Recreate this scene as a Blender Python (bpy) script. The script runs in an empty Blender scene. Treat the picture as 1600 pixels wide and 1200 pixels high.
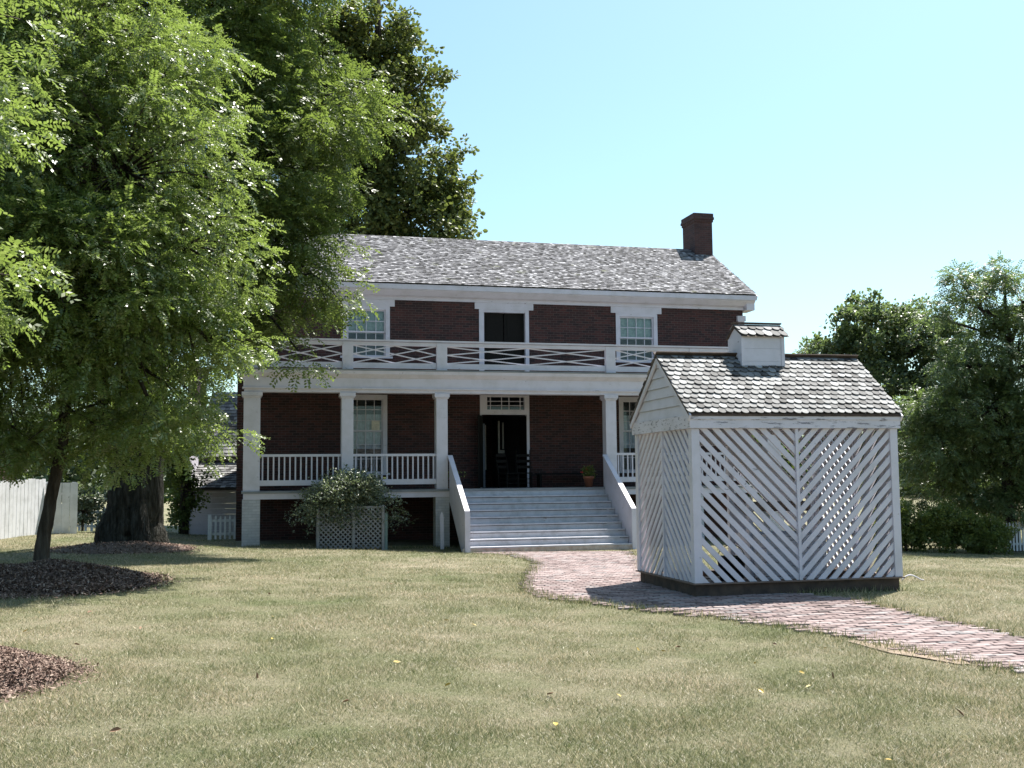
import bpy, math, random
import numpy as np
from mathutils import Vector, Matrix
random.seed(7); RNG = np.random.default_rng(11)
R = math.radians
scene = bpy.context.scene
C = scene.collection

# ------------------------------------------------------------------ camera, sky, sun, exposure
PITCH, ROLL, EYE, FOC = .0865, .0099, 1.6, 1700.0
cam_d = bpy.data.cameras.new('camera'); cam = bpy.data.objects.new('camera', cam_d); C.objects.link(cam)
cam.matrix_world = Matrix.Translation((0, 0, EYE)) @ Matrix.Rotation(math.pi/2+PITCH, 4, 'X') @ Matrix.Rotation(-ROLL, 4, 'Z')
cam_d.sensor_width = 36; cam_d.lens = 36*FOC/1600; cam_d.clip_end = 3000; cam_d.clip_start = .05
scene.camera = cam
SUN_AZ, SUN_EL = R(39), R(63)
w = bpy.data.worlds.new('World'); scene.world = w; w.use_nodes = True
nt = w.node_tree; nt.nodes.clear()
sky = nt.nodes.new('ShaderNodeTexSky'); sky.sky_type = 'NISHITA'; sky.sun_disc = False
sky.sun_elevation = SUN_EL; sky.sun_rotation = SUN_AZ; sky.altitude = 200; sky.air_density = 1.0; sky.dust_density = 1.7; sky.ozone_density = .6
tint = nt.nodes.new('ShaderNodeMix'); tint.data_type = 'RGBA'; tint.blend_type = 'MULTIPLY'; tint.inputs[0].default_value = 1
tint.inputs[7].default_value = (.93, 1.13, 1.09, 1)
bg = nt.nodes.new('ShaderNodeBackground'); bg.inputs[1].default_value = .08
wo = nt.nodes.new('ShaderNodeOutputWorld')
nt.links.new(sky.outputs[0], tint.inputs[6]); nt.links.new(tint.outputs[2], bg.inputs[0]); nt.links.new(bg.outputs[0], wo.inputs[0])
sd = bpy.data.lights.new('sun', 'SUN'); sd.energy = 5.0; sd.angle = R(.53); sd.color = (1, .96, .89)
sun = bpy.data.objects.new('sun', sd); C.objects.link(sun)
SDIR = Vector((math.sin(SUN_AZ)*math.cos(SUN_EL), math.cos(SUN_AZ)*math.cos(SUN_EL), math.sin(SUN_EL)))
sun.rotation_euler = SDIR.to_track_quat('Z', 'Y').to_euler()
vs = scene.view_settings; vs.view_transform = 'Standard'; vs.look = 'None'; vs.gamma = 1; vs.exposure = 1.35
scene.render.engine = 'CYCLES'
scene.cycles.max_bounces = 8; scene.cycles.transparent_max_bounces = 8

# ------------------------------------------------------------------ terrain height
GP = np.array([(0,-10,0),(0,0,0),(-4,8,.12),(0,8,.02),(4,8,0),(2.3,13.7,.1),(5.2,14.4,.11),(3.6,15,.1),(3.7,13.95,.1),(2.4,12.2,-.02),(4.6,12.4,-.01),(0,14,.1),(-7,17,.2),(-8.7,24.5,.2),(-4,24,.04),
 (0,22,-.02),(6,22,-.2),(12,20,-.35),(13,30,-.75),(16,34,-.88),(.5,30,-.38),(3,29,-.38),(-2.4,28.5,-.38),(-7.5,29,-.2),(-12.3,29,.28),(-14,34,.2),(-9,34,-.2),(-9,40,-.45),
 (0,45,-.5),(20,60,-1.3),(0,80,-1.2),(-30,60,-.3),(-30,20,.3),(35,20,-.7),(60,80,-2),(0,200,-2),(-100,100,-1),(100,100,-2),(8,14.5,-.02),(9,10,-.05)], float)
def g(x, y):
    x = np.asarray(x, float); y = np.asarray(y, float)
    n = np.zeros_like(x); d = np.zeros_like(x)
    for a, b, c in GP:
        wgt = 1/((x-a)**2+(y-b)**2+2.5)**1.6
        n = n+wgt*c; d = d+wgt
    return n/d
def ray(px, py):
    xr, yr = px-800, 600-py
    X = xr*math.cos(ROLL)+yr*math.sin(ROLL); Y = -xr*math.sin(ROLL)+yr*math.cos(ROLL)
    return np.array([X/FOC, math.cos(PITCH)-Y/FOC*math.sin(PITCH), math.sin(PITCH)+Y/FOC*math.cos(PITCH)])
def gp(px, py):
    d = ray(px, py); t = 4.0
    while t < 200:
        P = d*t
        if P[2]+EYE < g(P[0], P[1]): break
        t += .03
    return float(P[0]), float(P[1])

# ------------------------------------------------------------------ materials
def newmat(name):
    m = bpy.data.materials.new(name); m.use_nodes = True
    n = m.node_tree.nodes; return m, n, m.node_tree.links, n['Principled BSDF']
def ramp(n, stops, interp='LINEAR'):
    r = n.new('ShaderNodeValToRGB'); r.color_ramp.interpolation = interp
    e = r.color_ramp.elements
    while len(e) < len(stops): e.new(.5)
    for i, (p, c) in enumerate(stops):
        e[i].position = p; e[i].color = (*c, 1) if len(c) == 3 else c
    return r
def noise(n, l, scale, detail=4, vec=None, rough=.55):
    t = n.new('ShaderNodeTexNoise'); t.inputs['Scale'].default_value = scale; t.inputs['Detail'].default_value = detail
    t.inputs['Roughness'].default_value = rough
    if vec is not None: l.new(vec, t.inputs['Vector'])
    return t
def tc(n, kind='Object'):
    return n.new('ShaderNodeTexCoord').outputs[kind]
def mapping(n, l, src, scale=(1,1,1), rot=(0,0,0)):
    m = n.new('ShaderNodeMapping'); m.inputs['Scale'].default_value = scale; m.inputs['Rotation'].default_value = rot
    l.new(src, m.inputs['Vector']); return m.outputs[0]
def mix(n, l, fac, a, b, mode='MIX'):
    m = n.new('ShaderNodeMix'); m.data_type = 'RGBA'; m.blend_type = mode
    for s, v in ((m.inputs[0], fac), (m.inputs[6], a), (m.inputs[7], b)):
        if hasattr(v, 'is_linked') or hasattr(v, 'links'): l.new(v, s)
        elif isinstance(v, (int, float)): s.default_value = v
        else: s.default_value = (*v, 1)
    return m.outputs[2]
def bump(n, l, b, h, strength=.4, dist=.01):
    bp = n.new('ShaderNodeBump'); bp.inputs['Strength'].default_value = strength; bp.inputs['Distance'].default_value = dist
    l.new(h, bp.inputs['Height']); l.new(bp.outputs[0], b.inputs['Normal'])
def mottled(name, c1, c2, scale=3, rough=.6, bscale=40, bstr=.25, bdist=.004, c3=None, stretch=(1,1,1), spec=None):
    m, n, l, b = newmat(name); v = mapping(n, l, tc(n), stretch)
    t = noise(n, l, scale, 6, v)
    st = [(.3, c1), (.68, c2)] if c3 is None else [(.28, c1), (.5, c2), (.72, c3)]
    r = ramp(n, st); l.new(t.outputs[0], r.inputs[0]); l.new(r.outputs[0], b.inputs['Base Color'])
    b.inputs['Roughness'].default_value = rough
    if spec is not None: b.inputs['Specular IOR Level'].default_value = spec
    t2 = noise(n, l, bscale, 5, v); bump(n, l, b, t2.outputs[0], bstr, bdist)
    return m
def paint(name, base=(.56,.535,.60), dirt=(.44,.42,.45), wood=(.20,.18,.19), thr=.645, stretch=(1,1,3), dscale=2.2):
    m, n, l, b = newmat(name); v = tc(n)
    d = noise(n, l, dscale, 8, v, .65); r = ramp(n, [(.45, base), (.8, dirt)]); l.new(d.outputs[0], r.inputs[0])
    p = noise(n, l, 5, 9, mapping(n, l, v, stretch), .72); pr = ramp(n, [(thr, (0,0,0)), (thr+.02, (1,1,1))]); l.new(p.outputs[0], pr.inputs[0])
    l.new(mix(n, l, pr.outputs[0], r.outputs[0], wood), b.inputs['Base Color'])
    b.inputs['Roughness'].default_value = .55
    h = noise(n, l, 60, 4, mapping(n, l, v, (1,1,.2))); bump(n, l, b, h.outputs[0], .15, .003)
    return m
def brick(name, c1=(.028,.012,.012), c2=(.082,.025,.021), mort=(.09,.066,.063), dark=.62):
    m, n, l, b = newmat(name)
    s = n.new('ShaderNodeSeparateXYZ'); l.new(tc(n), s.inputs[0])
    a = n.new('ShaderNodeMath'); l.new(s.outputs[0], a.inputs[0]); l.new(s.outputs[1], a.inputs[1])
    c = n.new('ShaderNodeCombineXYZ'); l.new(a.outputs[0], c.inputs[0]); l.new(s.outputs[2], c.inputs[1])
    t = n.new('ShaderNodeTexBrick'); l.new(c.outputs[0], t.inputs['Vector'])
    t.inputs['Scale'].default_value = 1; t.inputs['Brick Width'].default_value = .215; t.inputs['Row Height'].default_value = .076
    t.inputs['Mortar Size'].default_value = .0065; t.inputs['Mortar Smooth'].default_value = .3; t.inputs['Bias'].default_value = -.1
    t.inputs['Color1'].default_value = (*c1, 1); t.inputs['Color2'].default_value = (*c2, 1); t.inputs['Mortar'].default_value = (*mort, 1)
    t.offset = .5
    q = noise(n, l, 1.6, 8, c.outputs[0], .7); r = ramp(n, [(.3, (dark,)*3), (.7, (1.1,)*3)]); l.new(q.outputs[0], r.inputs[0])
    l.new(mix(n, l, 1, t.outputs[0], r.outputs[0], 'MULTIPLY'), b.inputs['Base Color'])
    b.inputs['Roughness'].default_value = .85
    iv = n.new('ShaderNodeMath'); iv.operation = 'SUBTRACT'; iv.inputs[0].default_value = 1; l.new(t.outputs[1], iv.inputs[1])
    bump(n, l, b, iv.outputs[0], .7, .008)
    return m
def island(name, stops, rough=.8, nscale=30, bstr=.3, lich=None, spec=.3):
    """colour varies from piece to piece (random per island)"""
    m, n, l, b = newmat(name); ge = n.new('ShaderNodeNewGeometry')
    r = ramp(n, stops); l.new(ge.outputs['Random Per Island'], r.inputs[0])
    q = noise(n, l, nscale, 5, tc(n)); r2 = ramp(n, [(.3, (.72,)*3), (.7, (1.15,)*3)]); l.new(q.outputs[0], r2.inputs[0])
    col = mix(n, l, 1, r.outputs[0], r2.outputs[0], 'MULTIPLY')
    if lich:
        q2 = noise(n, l, lich[1], 8, tc(n), .7); r3 = ramp(n, [(lich[2], (0,0,0)), (lich[2]+.06, (1,1,1))]); l.new(q2.outputs[0], r3.inputs[0])
        col = mix(n, l, r3.outputs[0], col, lich[0])
    l.new(col, b.inputs['Base Color']); b.inputs['Roughness'].default_value = rough; b.inputs['Specular IOR Level'].default_value = spec
    bump(n, l, b, q.outputs[0], bstr, .005)
    return m
def leafmat(name, stops, rough=.4, trans=.3, tcol=(.25,.38,.05), spec=.5):
    m, n, l, b = newmat(name); ge = n.new('ShaderNodeNewGeometry')
    r = ramp(n, stops); l.new(ge.outputs['Random Per Island'], r.inputs[0])
    l.new(r.outputs[0], b.inputs['Base Color']); b.inputs['Roughness'].default_value = rough
    b.inputs['Specular IOR Level'].default_value = spec
    t = n.new('ShaderNodeBsdfTranslucent'); l.new(mix(n, l, .5, r.outputs[0], tcol), t.inputs[0])
    ms = n.new('ShaderNodeMixShader'); ms.inputs[0].default_value = trans
    l.new(b.outputs[0], ms.inputs[1]); l.new(t.outputs[0], ms.inputs[2]); l.new(ms.outputs[0], n['Material Output'].inputs[0])
    return m
def plain(name, c, rough=.5, metal=0, spec=.5):
    m, n, l, b = newmat(name); q = noise(n, l, 12, 4, tc(n)); r = ramp(n, [(.3, tuple(x*.8 for x in c)), (.7, tuple(min(1, x*1.15) for x in c))])
    l.new(q.outputs[0], r.inputs[0]); l.new(r.outputs[0], b.inputs['Base Color'])
    b.inputs['Roughness'].default_value = rough; b.inputs['Metallic'].default_value = metal; b.inputs['Specular IOR Level'].default_value = spec
    return m
# lawn colour, shared by the ground sheet and the blades (same world-space patches)
def lawncol(n, l, blade=False):
    v = tc(n)
    a = noise(n, l, .33, 5, v, .6); b_ = noise(n, l, 1.7, 5, v, .65)
    ad = n.new('ShaderNodeMath'); ad.operation = 'MULTIPLY_ADD'; l.new(b_.outputs[0], ad.inputs[0]); ad.inputs[1].default_value = .55
    l.new(a.outputs[0], ad.inputs[2])
    cr = ramp(n, [(.50, (.098,.118,.055)), (.70, (.160,.160,.100)), (.90, (.225,.204,.150)), (1.1, (.26,.235,.18))]); l.new(ad.outputs[0], cr.inputs[0])
    return cr.outputs[0], v
def ground_mat():
    m, n, l, b = newmat('lawn'); col, v = lawncol(n, l)
    f = noise(n, l, 45, 6, v, .75); fr = ramp(n, [(.3, (.5,.5,.5)), (.7, (1.3,1.25,1.15))]); l.new(f.outputs[0], fr.inputs[0])
    l.new(mix(n, l, 1, col, fr.outputs[0], 'MULTIPLY'), b.inputs['Base Color']); b.inputs['Roughness'].default_value = .95
    b.inputs['Specular IOR Level'].default_value = .1
    bump(n, l, b, f.outputs[0], .8, .03); return m
def blade_mat():
    m, n, l, b = newmat('grass_blade'); col, v = lawncol(n, l, True); ge = n.new('ShaderNodeNewGeometry')
    r = ramp(n, [(0, (.35,.52,.25)), (.4, (.85,1.0,.6)), (.62, (1.5,1.42,1.2)), (.85, (2.3,2.0,1.8)), (1, (3.6,3.3,3.2))]); l.new(ge.outputs['Random Per Island'], r.inputs[0])
    c = mix(n, l, 1, col, r.outputs[0], 'MULTIPLY')
    l.new(c, b.inputs['Base Color']); b.inputs['Roughness'].default_value = .6; b.inputs['Specular IOR Level'].default_value = .3
    t = n.new('ShaderNodeBsdfTranslucent'); l.new(c, t.inputs[0]); ms = n.new('ShaderNodeMixShader'); ms.inputs[0].default_value = .3
    l.new(b.outputs[0], ms.inputs[1]); l.new(t.outputs[0], ms.inputs[2]); l.new(ms.outputs[0], n['Material Output'].inputs[0])
    return m
M = {}
M['ground'] = ground_mat(); M['blade'] = blade_mat()
M['white'] = paint('white_paint'); M['worn'] = paint('worn_white_paint', thr=.565, stretch=(.9,2,7), wood=(.20,.19,.22))
M['stairpaint'] = paint('scuffed_white_paint', base=(.47,.465,.50), dirt=(.27,.26,.27), thr=.66, stretch=(.6,2,2), wood=(.2,.14,.11), dscale=4)
M['foot'] = mottled('bare_timber_step', (.34,.22,.17), (.55,.46,.4), 6)
M['brick'] = brick('dark_red_brick'); M['wbrick'] = brick('whitewashed_brick', (.43,.43,.46), (.50,.50,.52), (.36,.36,.38), .85)
M['chimney'] = brick('chimney_brick', (.055,.024,.024), (.085,.035,.032), (.09,.07,.07))
M['cedar'] = island('weathered_cedar_shingle', [(0,(.045,.043,.043)),(.25,(.115,.112,.112)),(.6,(.185,.182,.18)),(.9,(.25,.247,.245)),(1,(.38,.375,.37))], .75, 22, .5)
M['roof'] = island('old_mossy_shingle', [(0,(.03,.03,.033)),(.2,(.10,.098,.108)),(.55,(.175,.17,.185)),(.85,(.25,.245,.26)),(1,(.46,.45,.47))], .8, 26, .5, ((.125,.13,.09), 2.4, .60))
M['under'] = plain('roof_underlay', (.07,.06,.055), .9)
M['deck'] = mottled('grey_floor_paint', (.13,.14,.15), (.22,.23,.24), 2, .5)
M['ceil'] = mottled('porch_ceiling_paint', (.45,.46,.46), (.55,.55,.54), 2)
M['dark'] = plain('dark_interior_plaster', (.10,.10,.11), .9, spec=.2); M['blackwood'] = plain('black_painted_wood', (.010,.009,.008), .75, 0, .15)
M['greydoor'] = plain('grey_blue_door_paint', (.22,.24,.30), .5); M['panel'] = plain('cream_plaster', (.5,.47,.42), .8)
M['curtain'] = plain('white_curtain', (.55,.56,.62), .9); M['blind'] = plain('pale_roller_blind', (.40,.47,.44), .9); M['paper'] = plain('cream_paper', (.62,.58,.48), .9)
M['bark'] = mottled('tree_bark', (.018,.014,.011), (.06,.048,.038), 4, .95, 9, 1.0, .06, (.11,.095,.08), (3,3,.5), .1)
M['oldbark'] = mottled('furrowed_bark', (.012,.011,.009), (.04,.038,.032), 5, .95, 8, 1.0, .2, (.085,.083,.075), (3,3,.5), .1)
M['mulch'] = island('bark_mulch', [(0,(.07,.042,.034)),(.4,(.155,.10,.08)),(.8,(.25,.17,.135)),(1,(.40,.31,.25))], .9, 30, .3)
M['mulchbed'] = mottled('mulch_bed', (.05,.034,.028), (.17,.115,.09), 20, .95, 60, .8, .02)
M['pbrick'] = island('worn_paving_brick', [(0,(.13,.10,.095)),(.2,(.19,.135,.128)),(.6,(.25,.187,.178)),(.85,(.31,.25,.24)),(1,(.19,.18,.18))], .85, 22, .4)
M['sand'] = mottled('sandy_joint', (.03,.027,.022), (.09,.07,.055), 5, .95, 60, .6, .01); M['earth'] = mottled('bare_sandy_earth', (.17,.13,.095), (.28,.21,.155), 8, .95, 60, .6, .01)
M['timber'] = mottled('dark_sill_timber', (.035,.024,.02), (.09,.06,.045), 8, .9)
M['plank'] = mottled('brown_plank', (0.120,0.078,0.060), (0.204,0.144,0.114), 5, .8, stretch=(0.600,3.600,3.600))
M['black'] = plain('black_iron', (.012,.012,.013), .45); M['terra'] = mottled('terracotta', (0.204,0.072,0.039), (0.276,0.108,0.060), 6, .8)
M['soil'] = plain('soil', (.05,.035,.025), .95); M['teal'] = plain('grey_green_post', (.16,.22,.2), .7)
M['shadewhite'] = paint('shade_darkened_white_lattice', base=(.20,.20,.21), dirt=(.10,.10,.10), thr=.6, wood=(.1,.09,.08), dscale=5)  # white lattice greyed by weather and by the bush's shade painted into its base
M['picket'] = paint('fence_whitewash', base=(.66,.66,.68), dirt=(.42,.42,.42), thr=.66, stretch=(1,1,.6), dscale=3)
M['locust'] = leafmat('locust_leaf', [(0,(.07,.105,.026)),(.45,(.118,.168,.040)),(.8,(.17,.22,.065)),(1,(.25,.28,.12))], .37, .48, (.27,.37,.06), 1.0)
M['locust2'] = leafmat('darker_locust_leaf', [(0,(.055,.082,.022)),(.5,(.095,.132,.034)),(.85,(.135,.175,.05)),(1,(.18,.21,.07))], .45, .45, (.24,.33,.05), .5)
M['tulip'] = leafmat('broad_tulip_tree_leaf', [(0,(.05,.068,.02)),(.5,(.09,.112,.03)),(.9,(.14,.16,.045)),(1,(.24,.23,.07))], .45, .35, (.22,.28,.05), .4)
M['rightleaf'] = leafmat('blue_green_leaf', [(0,(.048,.075,.027)),(.5,(.085,.122,.043)),(1,(.155,.19,.08))], .42, .4, (.22,.33,.07), .7)
M['bushleaf'] = leafmat('rose_bush_leaf', [(0,(.05,.075,.04)),(.5,(.10,.13,.075)),(.85,(.22,.24,.16)),(1,(.5,.5,.42))], .38, .3, (.25,.33,.1), .8)
M['maple'] = leafmat('maple_leaf', [(0,(.06,.09,.035)),(.5,(.11,.145,.06)),(1,(.2,.23,.11))], .4, .42, (.22,.32,.08), .8)
M['hedge'] = leafmat('hedge_leaf', [(0,(.06,.09,.02)),(.6,(.12,.155,.032)),(1,(.22,.24,.07))], .45, .42, (.3,.36,.06), .6)
M['wood'] = leafmat('far_wood_leaf', [(0,(.03,.05,.025)),(1,(.08,.11,.05))], .7, .2)
M['yleaf'] = plain('yellow_leaf', (.42,.29,.06), .5); M['flower'] = plain('red_petal', (.45,.03,.03), .5)
def glass_mat(name='window_glass', c=(.02,.03,.05)):
    m, n, l, b = newmat(name); b.inputs['Base Color'].default_value = (*c, 1); b.inputs['Roughness'].default_value = .04
    b.inputs['Specular IOR Level'].default_value = .9
    t = n.new('ShaderNodeBsdfTransparent'); t.inputs[0].default_value = (.9,.94,.95,1); fr = n.new('ShaderNodeFresnel'); fr.inputs[0].default_value = 1.42
    q = noise(n, l, 3, 2, tc(n)); bump(n, l, b, q.outputs[0], .06, .01)
    gl = n.new('ShaderNodeBsdfGlossy'); gl.inputs['Roughness'].default_value = .03
    ms = n.new('ShaderNodeMixShader'); l.new(fr.outputs[0], ms.inputs[0]); l.new(t.outputs[0], ms.inputs[1]); l.new(gl.outputs[0], ms.inputs[2])
    l.new(ms.outputs[0], n['Material Output'].inputs[0]); return m
M['glass'] = glass_mat()

# ------------------------------------------------------------------ mesh helpers
class MB:
    def __init__(s): s.v = []; s.f = []; s.mi = []; s.m = 0
    def add(s, vs, fs):
        o = len(s.v); s.v += [tuple(p) for p in vs]; s.f += [tuple(i+o for i in f) for f in fs]; s.mi += [s.m]*len(fs)
    def box(s, x0, x1, y0, y1, z0, z1):
        s.add([(x0,y0,z0),(x1,y0,z0),(x1,y1,z0),(x0,y1,z0),(x0,y0,z1),(x1,y0,z1),(x1,y1,z1),(x0,y1,z1)],
              [(0,3,2,1),(4,5,6,7),(0,1,5,4),(1,2,6,5),(2,3,7,6),(3,0,4,7)]); return s
    def bar(s, a, b, w_, h_, up=(0,0,1)):
        a = Vector(a); b = Vector(b); d = (b-a).normalized(); u = Vector(up); x = d.cross(u).normalized(); y = x.cross(d).normalized()
        P = [];
        for q in (a, b):
            for i, j in ((-1,-1),(1,-1),(1,1),(-1,1)): P.append(q+x*(w_/2*i)+y*(h_/2*j))
        s.add(P, [(0,1,2,3),(7,6,5,4),(0,4,5,1),(1,5,6,2),(2,6,7,3),(3,7,4,0)]); return s
    def prism(s, poly, a, b):
        """poly: list of 3D points; extruded by vector from a (offset) to b"""
        a = Vector(a); b = Vector(b); n_ = len(poly)
        P = [Vector(p)+a for p in poly]+[Vector(p)+b for p in poly]
        s.add(P, [tuple(range(n_)), tuple(reversed(range(n_, 2*n_)))]+[((i+1)%n_, i, i+n_, (i+1)%n_+n_) for i in range(n_)]); return s
    def tube(s, pts, rad, n_=8, wob=0):
        pts = [Vector(p) for p in pts]; rings = []; o = len(s.v)
        prev = None
        for i, p in enumerate(pts):
            d = (pts[min(i+1, len(pts)-1)]-pts[max(i-1, 0)]).normalized()
            x = d.cross(Vector((0,1,0))) if prev is None else prev-d*prev.dot(d)
            if x.length < 1e-3: x = d.cross(Vector((1,0,0)))
            x.normalize(); prev = x; y = d.cross(x)
            for k in range(n_):
                a = 2*math.pi*k/n_; rr = rad[i]*(1+wob*(random.random()-.5))
                s.v.append(tuple(p+x*(rr*math.cos(a))+y*(rr*math.sin(a))))
        for i in range(len(pts)-1):
            for k in range(n_):
                s.f.append((o+i*n_+k, o+i*n_+(k+1)%n_, o+(i+1)*n_+(k+1)%n_, o+(i+1)*n_+k)); s.mi.append(s.m)
        s.f.append(tuple(o+k for k in reversed(range(n_)))); s.mi.append(s.m)
        s.f.append(tuple(o+(len(pts)-1)*n_+k for k in range(n_))); s.mi.append(s.m)
        return s
    def lathe(s, prof, c=(0,0,0), n_=16):
        o = len(s.v)
        for r_, z in prof:
            for k in range(n_):
                a = 2*math.pi*k/n_; s.v.append((c[0]+r_*math.cos(a), c[1]+r_*math.sin(a), c[2]+z))
        for i in range(len(prof)-1):
            for k in range(n_):
                s.f.append((o+i*n_+k, o+i*n_+(k+1)%n_, o+(i+1)*n_+(k+1)%n_, o+(i+1)*n_+k)); s.mi.append(s.m)
        return s
    def build(s, name, mats, parent=None, smooth=False, bevel=0):
        me = bpy.data.meshes.new(name); me.from_pydata(s.v, [], s.f); 
        if not isinstance(mats, (list, tuple)): mats = [mats]
        for m in mats: me.materials.append(m)
        if len(mats) > 1: me.polygons.foreach_set('material_index', s.mi)
        if smooth: me.polygons.foreach_set('use_smooth', [True]*len(s.f))
        me.update(); o = bpy.data.objects.new(name, me); C.objects.link(o)
        if parent: o.parent = parent
        if bevel:
            b = o.modifiers.new('bevel', 'BEVEL'); b.width = bevel; b.segments = 2; b.limit_method = 'ANGLE'
        return o
def npmesh(name, V, F, mat, parent=None, smooth=False):
    V = np.asarray(V, np.float32); F = np.asarray(F, np.int32); k = F.shape[1]
    me = bpy.data.meshes.new(name); me.vertices.add(len(V)); me.vertices.foreach_set('co', V.ravel())
    me.loops.add(F.size); me.loops.foreach_set('vertex_index', F.ravel())
    me.polygons.add(len(F)); me.polygons.foreach_set('loop_start', np.arange(0, F.size, k, dtype=np.int32))
    if smooth: me.polygons.foreach_set('use_smooth', np.ones(len(F), bool))
    me.materials.append(mat); me.update(calc_edges=True)
    o = bpy.data.objects.new(name, me); C.objects.link(o)
    if parent: o.parent = parent
    return o
def tag(o, label, cat, group=None):
    o['label'] = label; o['category'] = cat
    if group: o['group'] = group
    return o
def thing(name, label, cat, loc=(0,0,0), rz=0, group=None):
    o = bpy.data.objects.new(name, None); C.objects.link(o); o.location = loc; o.rotation_euler = (0,0,rz); o.empty_display_size = .3
    return tag(o, label, cat, group)
def kind(o, k='structure'): o['kind'] = k; return o

# ------------------------------------------------------------------ ground
def axis(parts):
    a = []
    for s_, e, st in parts: a += list(np.arange(s_, e, st))
    return np.array(a)
xs = axis([(-900,-200,70),(-200,-60,14),(-60,-22,2),(-22,24,.3),(24,60,2),(60,200,14),(200,901,70)])
ys = axis([(-300,-40,40),(-40,-4,4),(-4,46,.3),(46,90,2),(90,260,14),(260,1501,80)])
X, Y = np.meshgrid(xs, ys); Z = g(X, Y)+.008*np.sin(X*1.3+Y*.7)*np.sin(Y*.9-X*.4)*((Y>2)&(Y<27)&(X<2))
V = np.stack([X, Y, Z], -1).reshape(-1, 3); nx = len(xs); ny = len(ys)
i, j = np.meshgrid(np.arange(nx-1), np.arange(ny-1)); b0 = (j*nx+i).ravel()
kind(npmesh('lawn', V, np.stack([b0, b0+1, b0+nx+1, b0+nx], -1), M['ground'], smooth=True))
def gz(x, y):
    x = np.asarray(x, float); y = np.asarray(y, float)
    return g(x, y)+.008*np.sin(x*1.3+y*.7)*np.sin(y*.9-x*.4)*((y>2)&(y<27)&(x<2))

# brick path from the stair foot past the well house to the right
front = [(742,863),(800,868),(836,880),(832,893),(818,908),(822,924),(862,937),(915,944),(1000,955),(1130,968),(1250,985),(1380,1010),(1480,1032),(1660,1062)]
back = [(985,862),(1000,880),(1015,900),(1130,915),(1330,938),(1400,955),(1500,976),(1660,1012)]
PATH = np.array([gp(*p) for p in front]+[gp(*p) for p in reversed(back)])
def inpoly(x, y, P):
    x = np.asarray(x); y = np.asarray(y); c = np.zeros(x.shape, bool); n_ = len(P)
    for a in range(n_):
        x0, y0 = P[a]; x1, y1 = P[(a+1) % n_]
        t = ((y0 > y) != (y1 > y)) & (x < (x1-x0)*(y-y0)/((y1-y0) if y1 != y0 else 1e-9)+x0); c ^= t
    return c
mb = MB(); bl, bw = .205, .1; a = R(10); ca_, sa_ = math.cos(a), math.sin(a); bed = MB()
for r_ in range(-30, 330):
    for c_ in range(-40, 130):
        u = c_*bl+(r_ % 2)*bl/2; v = r_*bw
        x = u*ca_-v*sa_+2; y = u*sa_+v*ca_+6
        if not (-3 < x < 16 and 5 < y < 31): continue
        xx, yy = x+random.gauss(0, .035), y+random.gauss(0, .035)
        if not inpoly(xx, yy, PATH): continue
        z = float(gz(x, y)); P = []; h = .018+random.gauss(0, .0025); tx, ty = random.gauss(0, .009), random.gauss(0, .015); rr = random.gauss(0, .02)
        for zz, k in ((-.03, 1), (0, 1), (.004, .95)):
            for du, dv in ((-1,-1),(1,-1),(1,1),(-1,1)):
                p, q = du*(bl-.018)/2*k, dv*(bw-.023)/2*(k if k == 1 else .9); px_, py_ = p*math.cos(a+rr)-q*math.sin(a+rr), p*math.sin(a+rr)+q*math.cos(a+rr)
                P.append((x+px_, y+py_, z+h+zz+tx*p+ty*q))
        mb.add(P, [(8,9,10,11)]+[(i, (i+1)%4, 4+(i+1)%4, 4+i) for i in range(4)]+[(4+i, 4+(i+1)%4, 8+(i+1)%4, 8+i) for i in range(4)])
        P = []
        for du, dv in ((-1,-1),(1,-1),(1,1),(-1,1)):
            p, q = du*bl/2*1.001, dv*bw/2*1.001; X0, Y0 = x+p*ca_-q*sa_, y+p*sa_+q*ca_
            P.append((X0, Y0, float(gz(X0, Y0))+.007))
        bed.add(P, [(0,1,2,3)])
pb = kind(mb.build('brick_path', M['pbrick'])); bd = kind(bed.build('path_bed', M['sand']))
# pale worn earth strip along the near edge of the path and the crest before the house
def strip(name, pts, wd, mat, dz=.006):
    m_ = MB(); P = [gp(*p) for p in pts]; L_ = []
    for k, (x, y) in enumerate(P):
        d = Vector((P[min(k+1, len(P)-1)][0]-P[max(k-1,0)][0], P[min(k+1, len(P)-1)][1]-P[max(k-1,0)][1])).normalized(); nn = Vector((-d.y, d.x))
        ww = wd[k]; L_.append([(x+nn.x*ww*t, y+nn.y*ww*t) for t in (-.5, 0, .5)])
    for k in range(len(L_)-1):
        for t in range(2):
            q = [L_[k][t], L_[k][t+1], L_[k+1][t+1], L_[k+1][t]]
            m_.add([(x, y, float(gz(x, y))+dz) for x, y in q], [(0,3,2,1)])
    return kind(m_.build(name, mat))
strip('bare_earth_edge', [(1330,1003),(1380,1012),(1420,1020),(1460,1028),(1510,1040)], [.1,.3,.42,.3,.1], M['earth'], .012)

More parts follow.
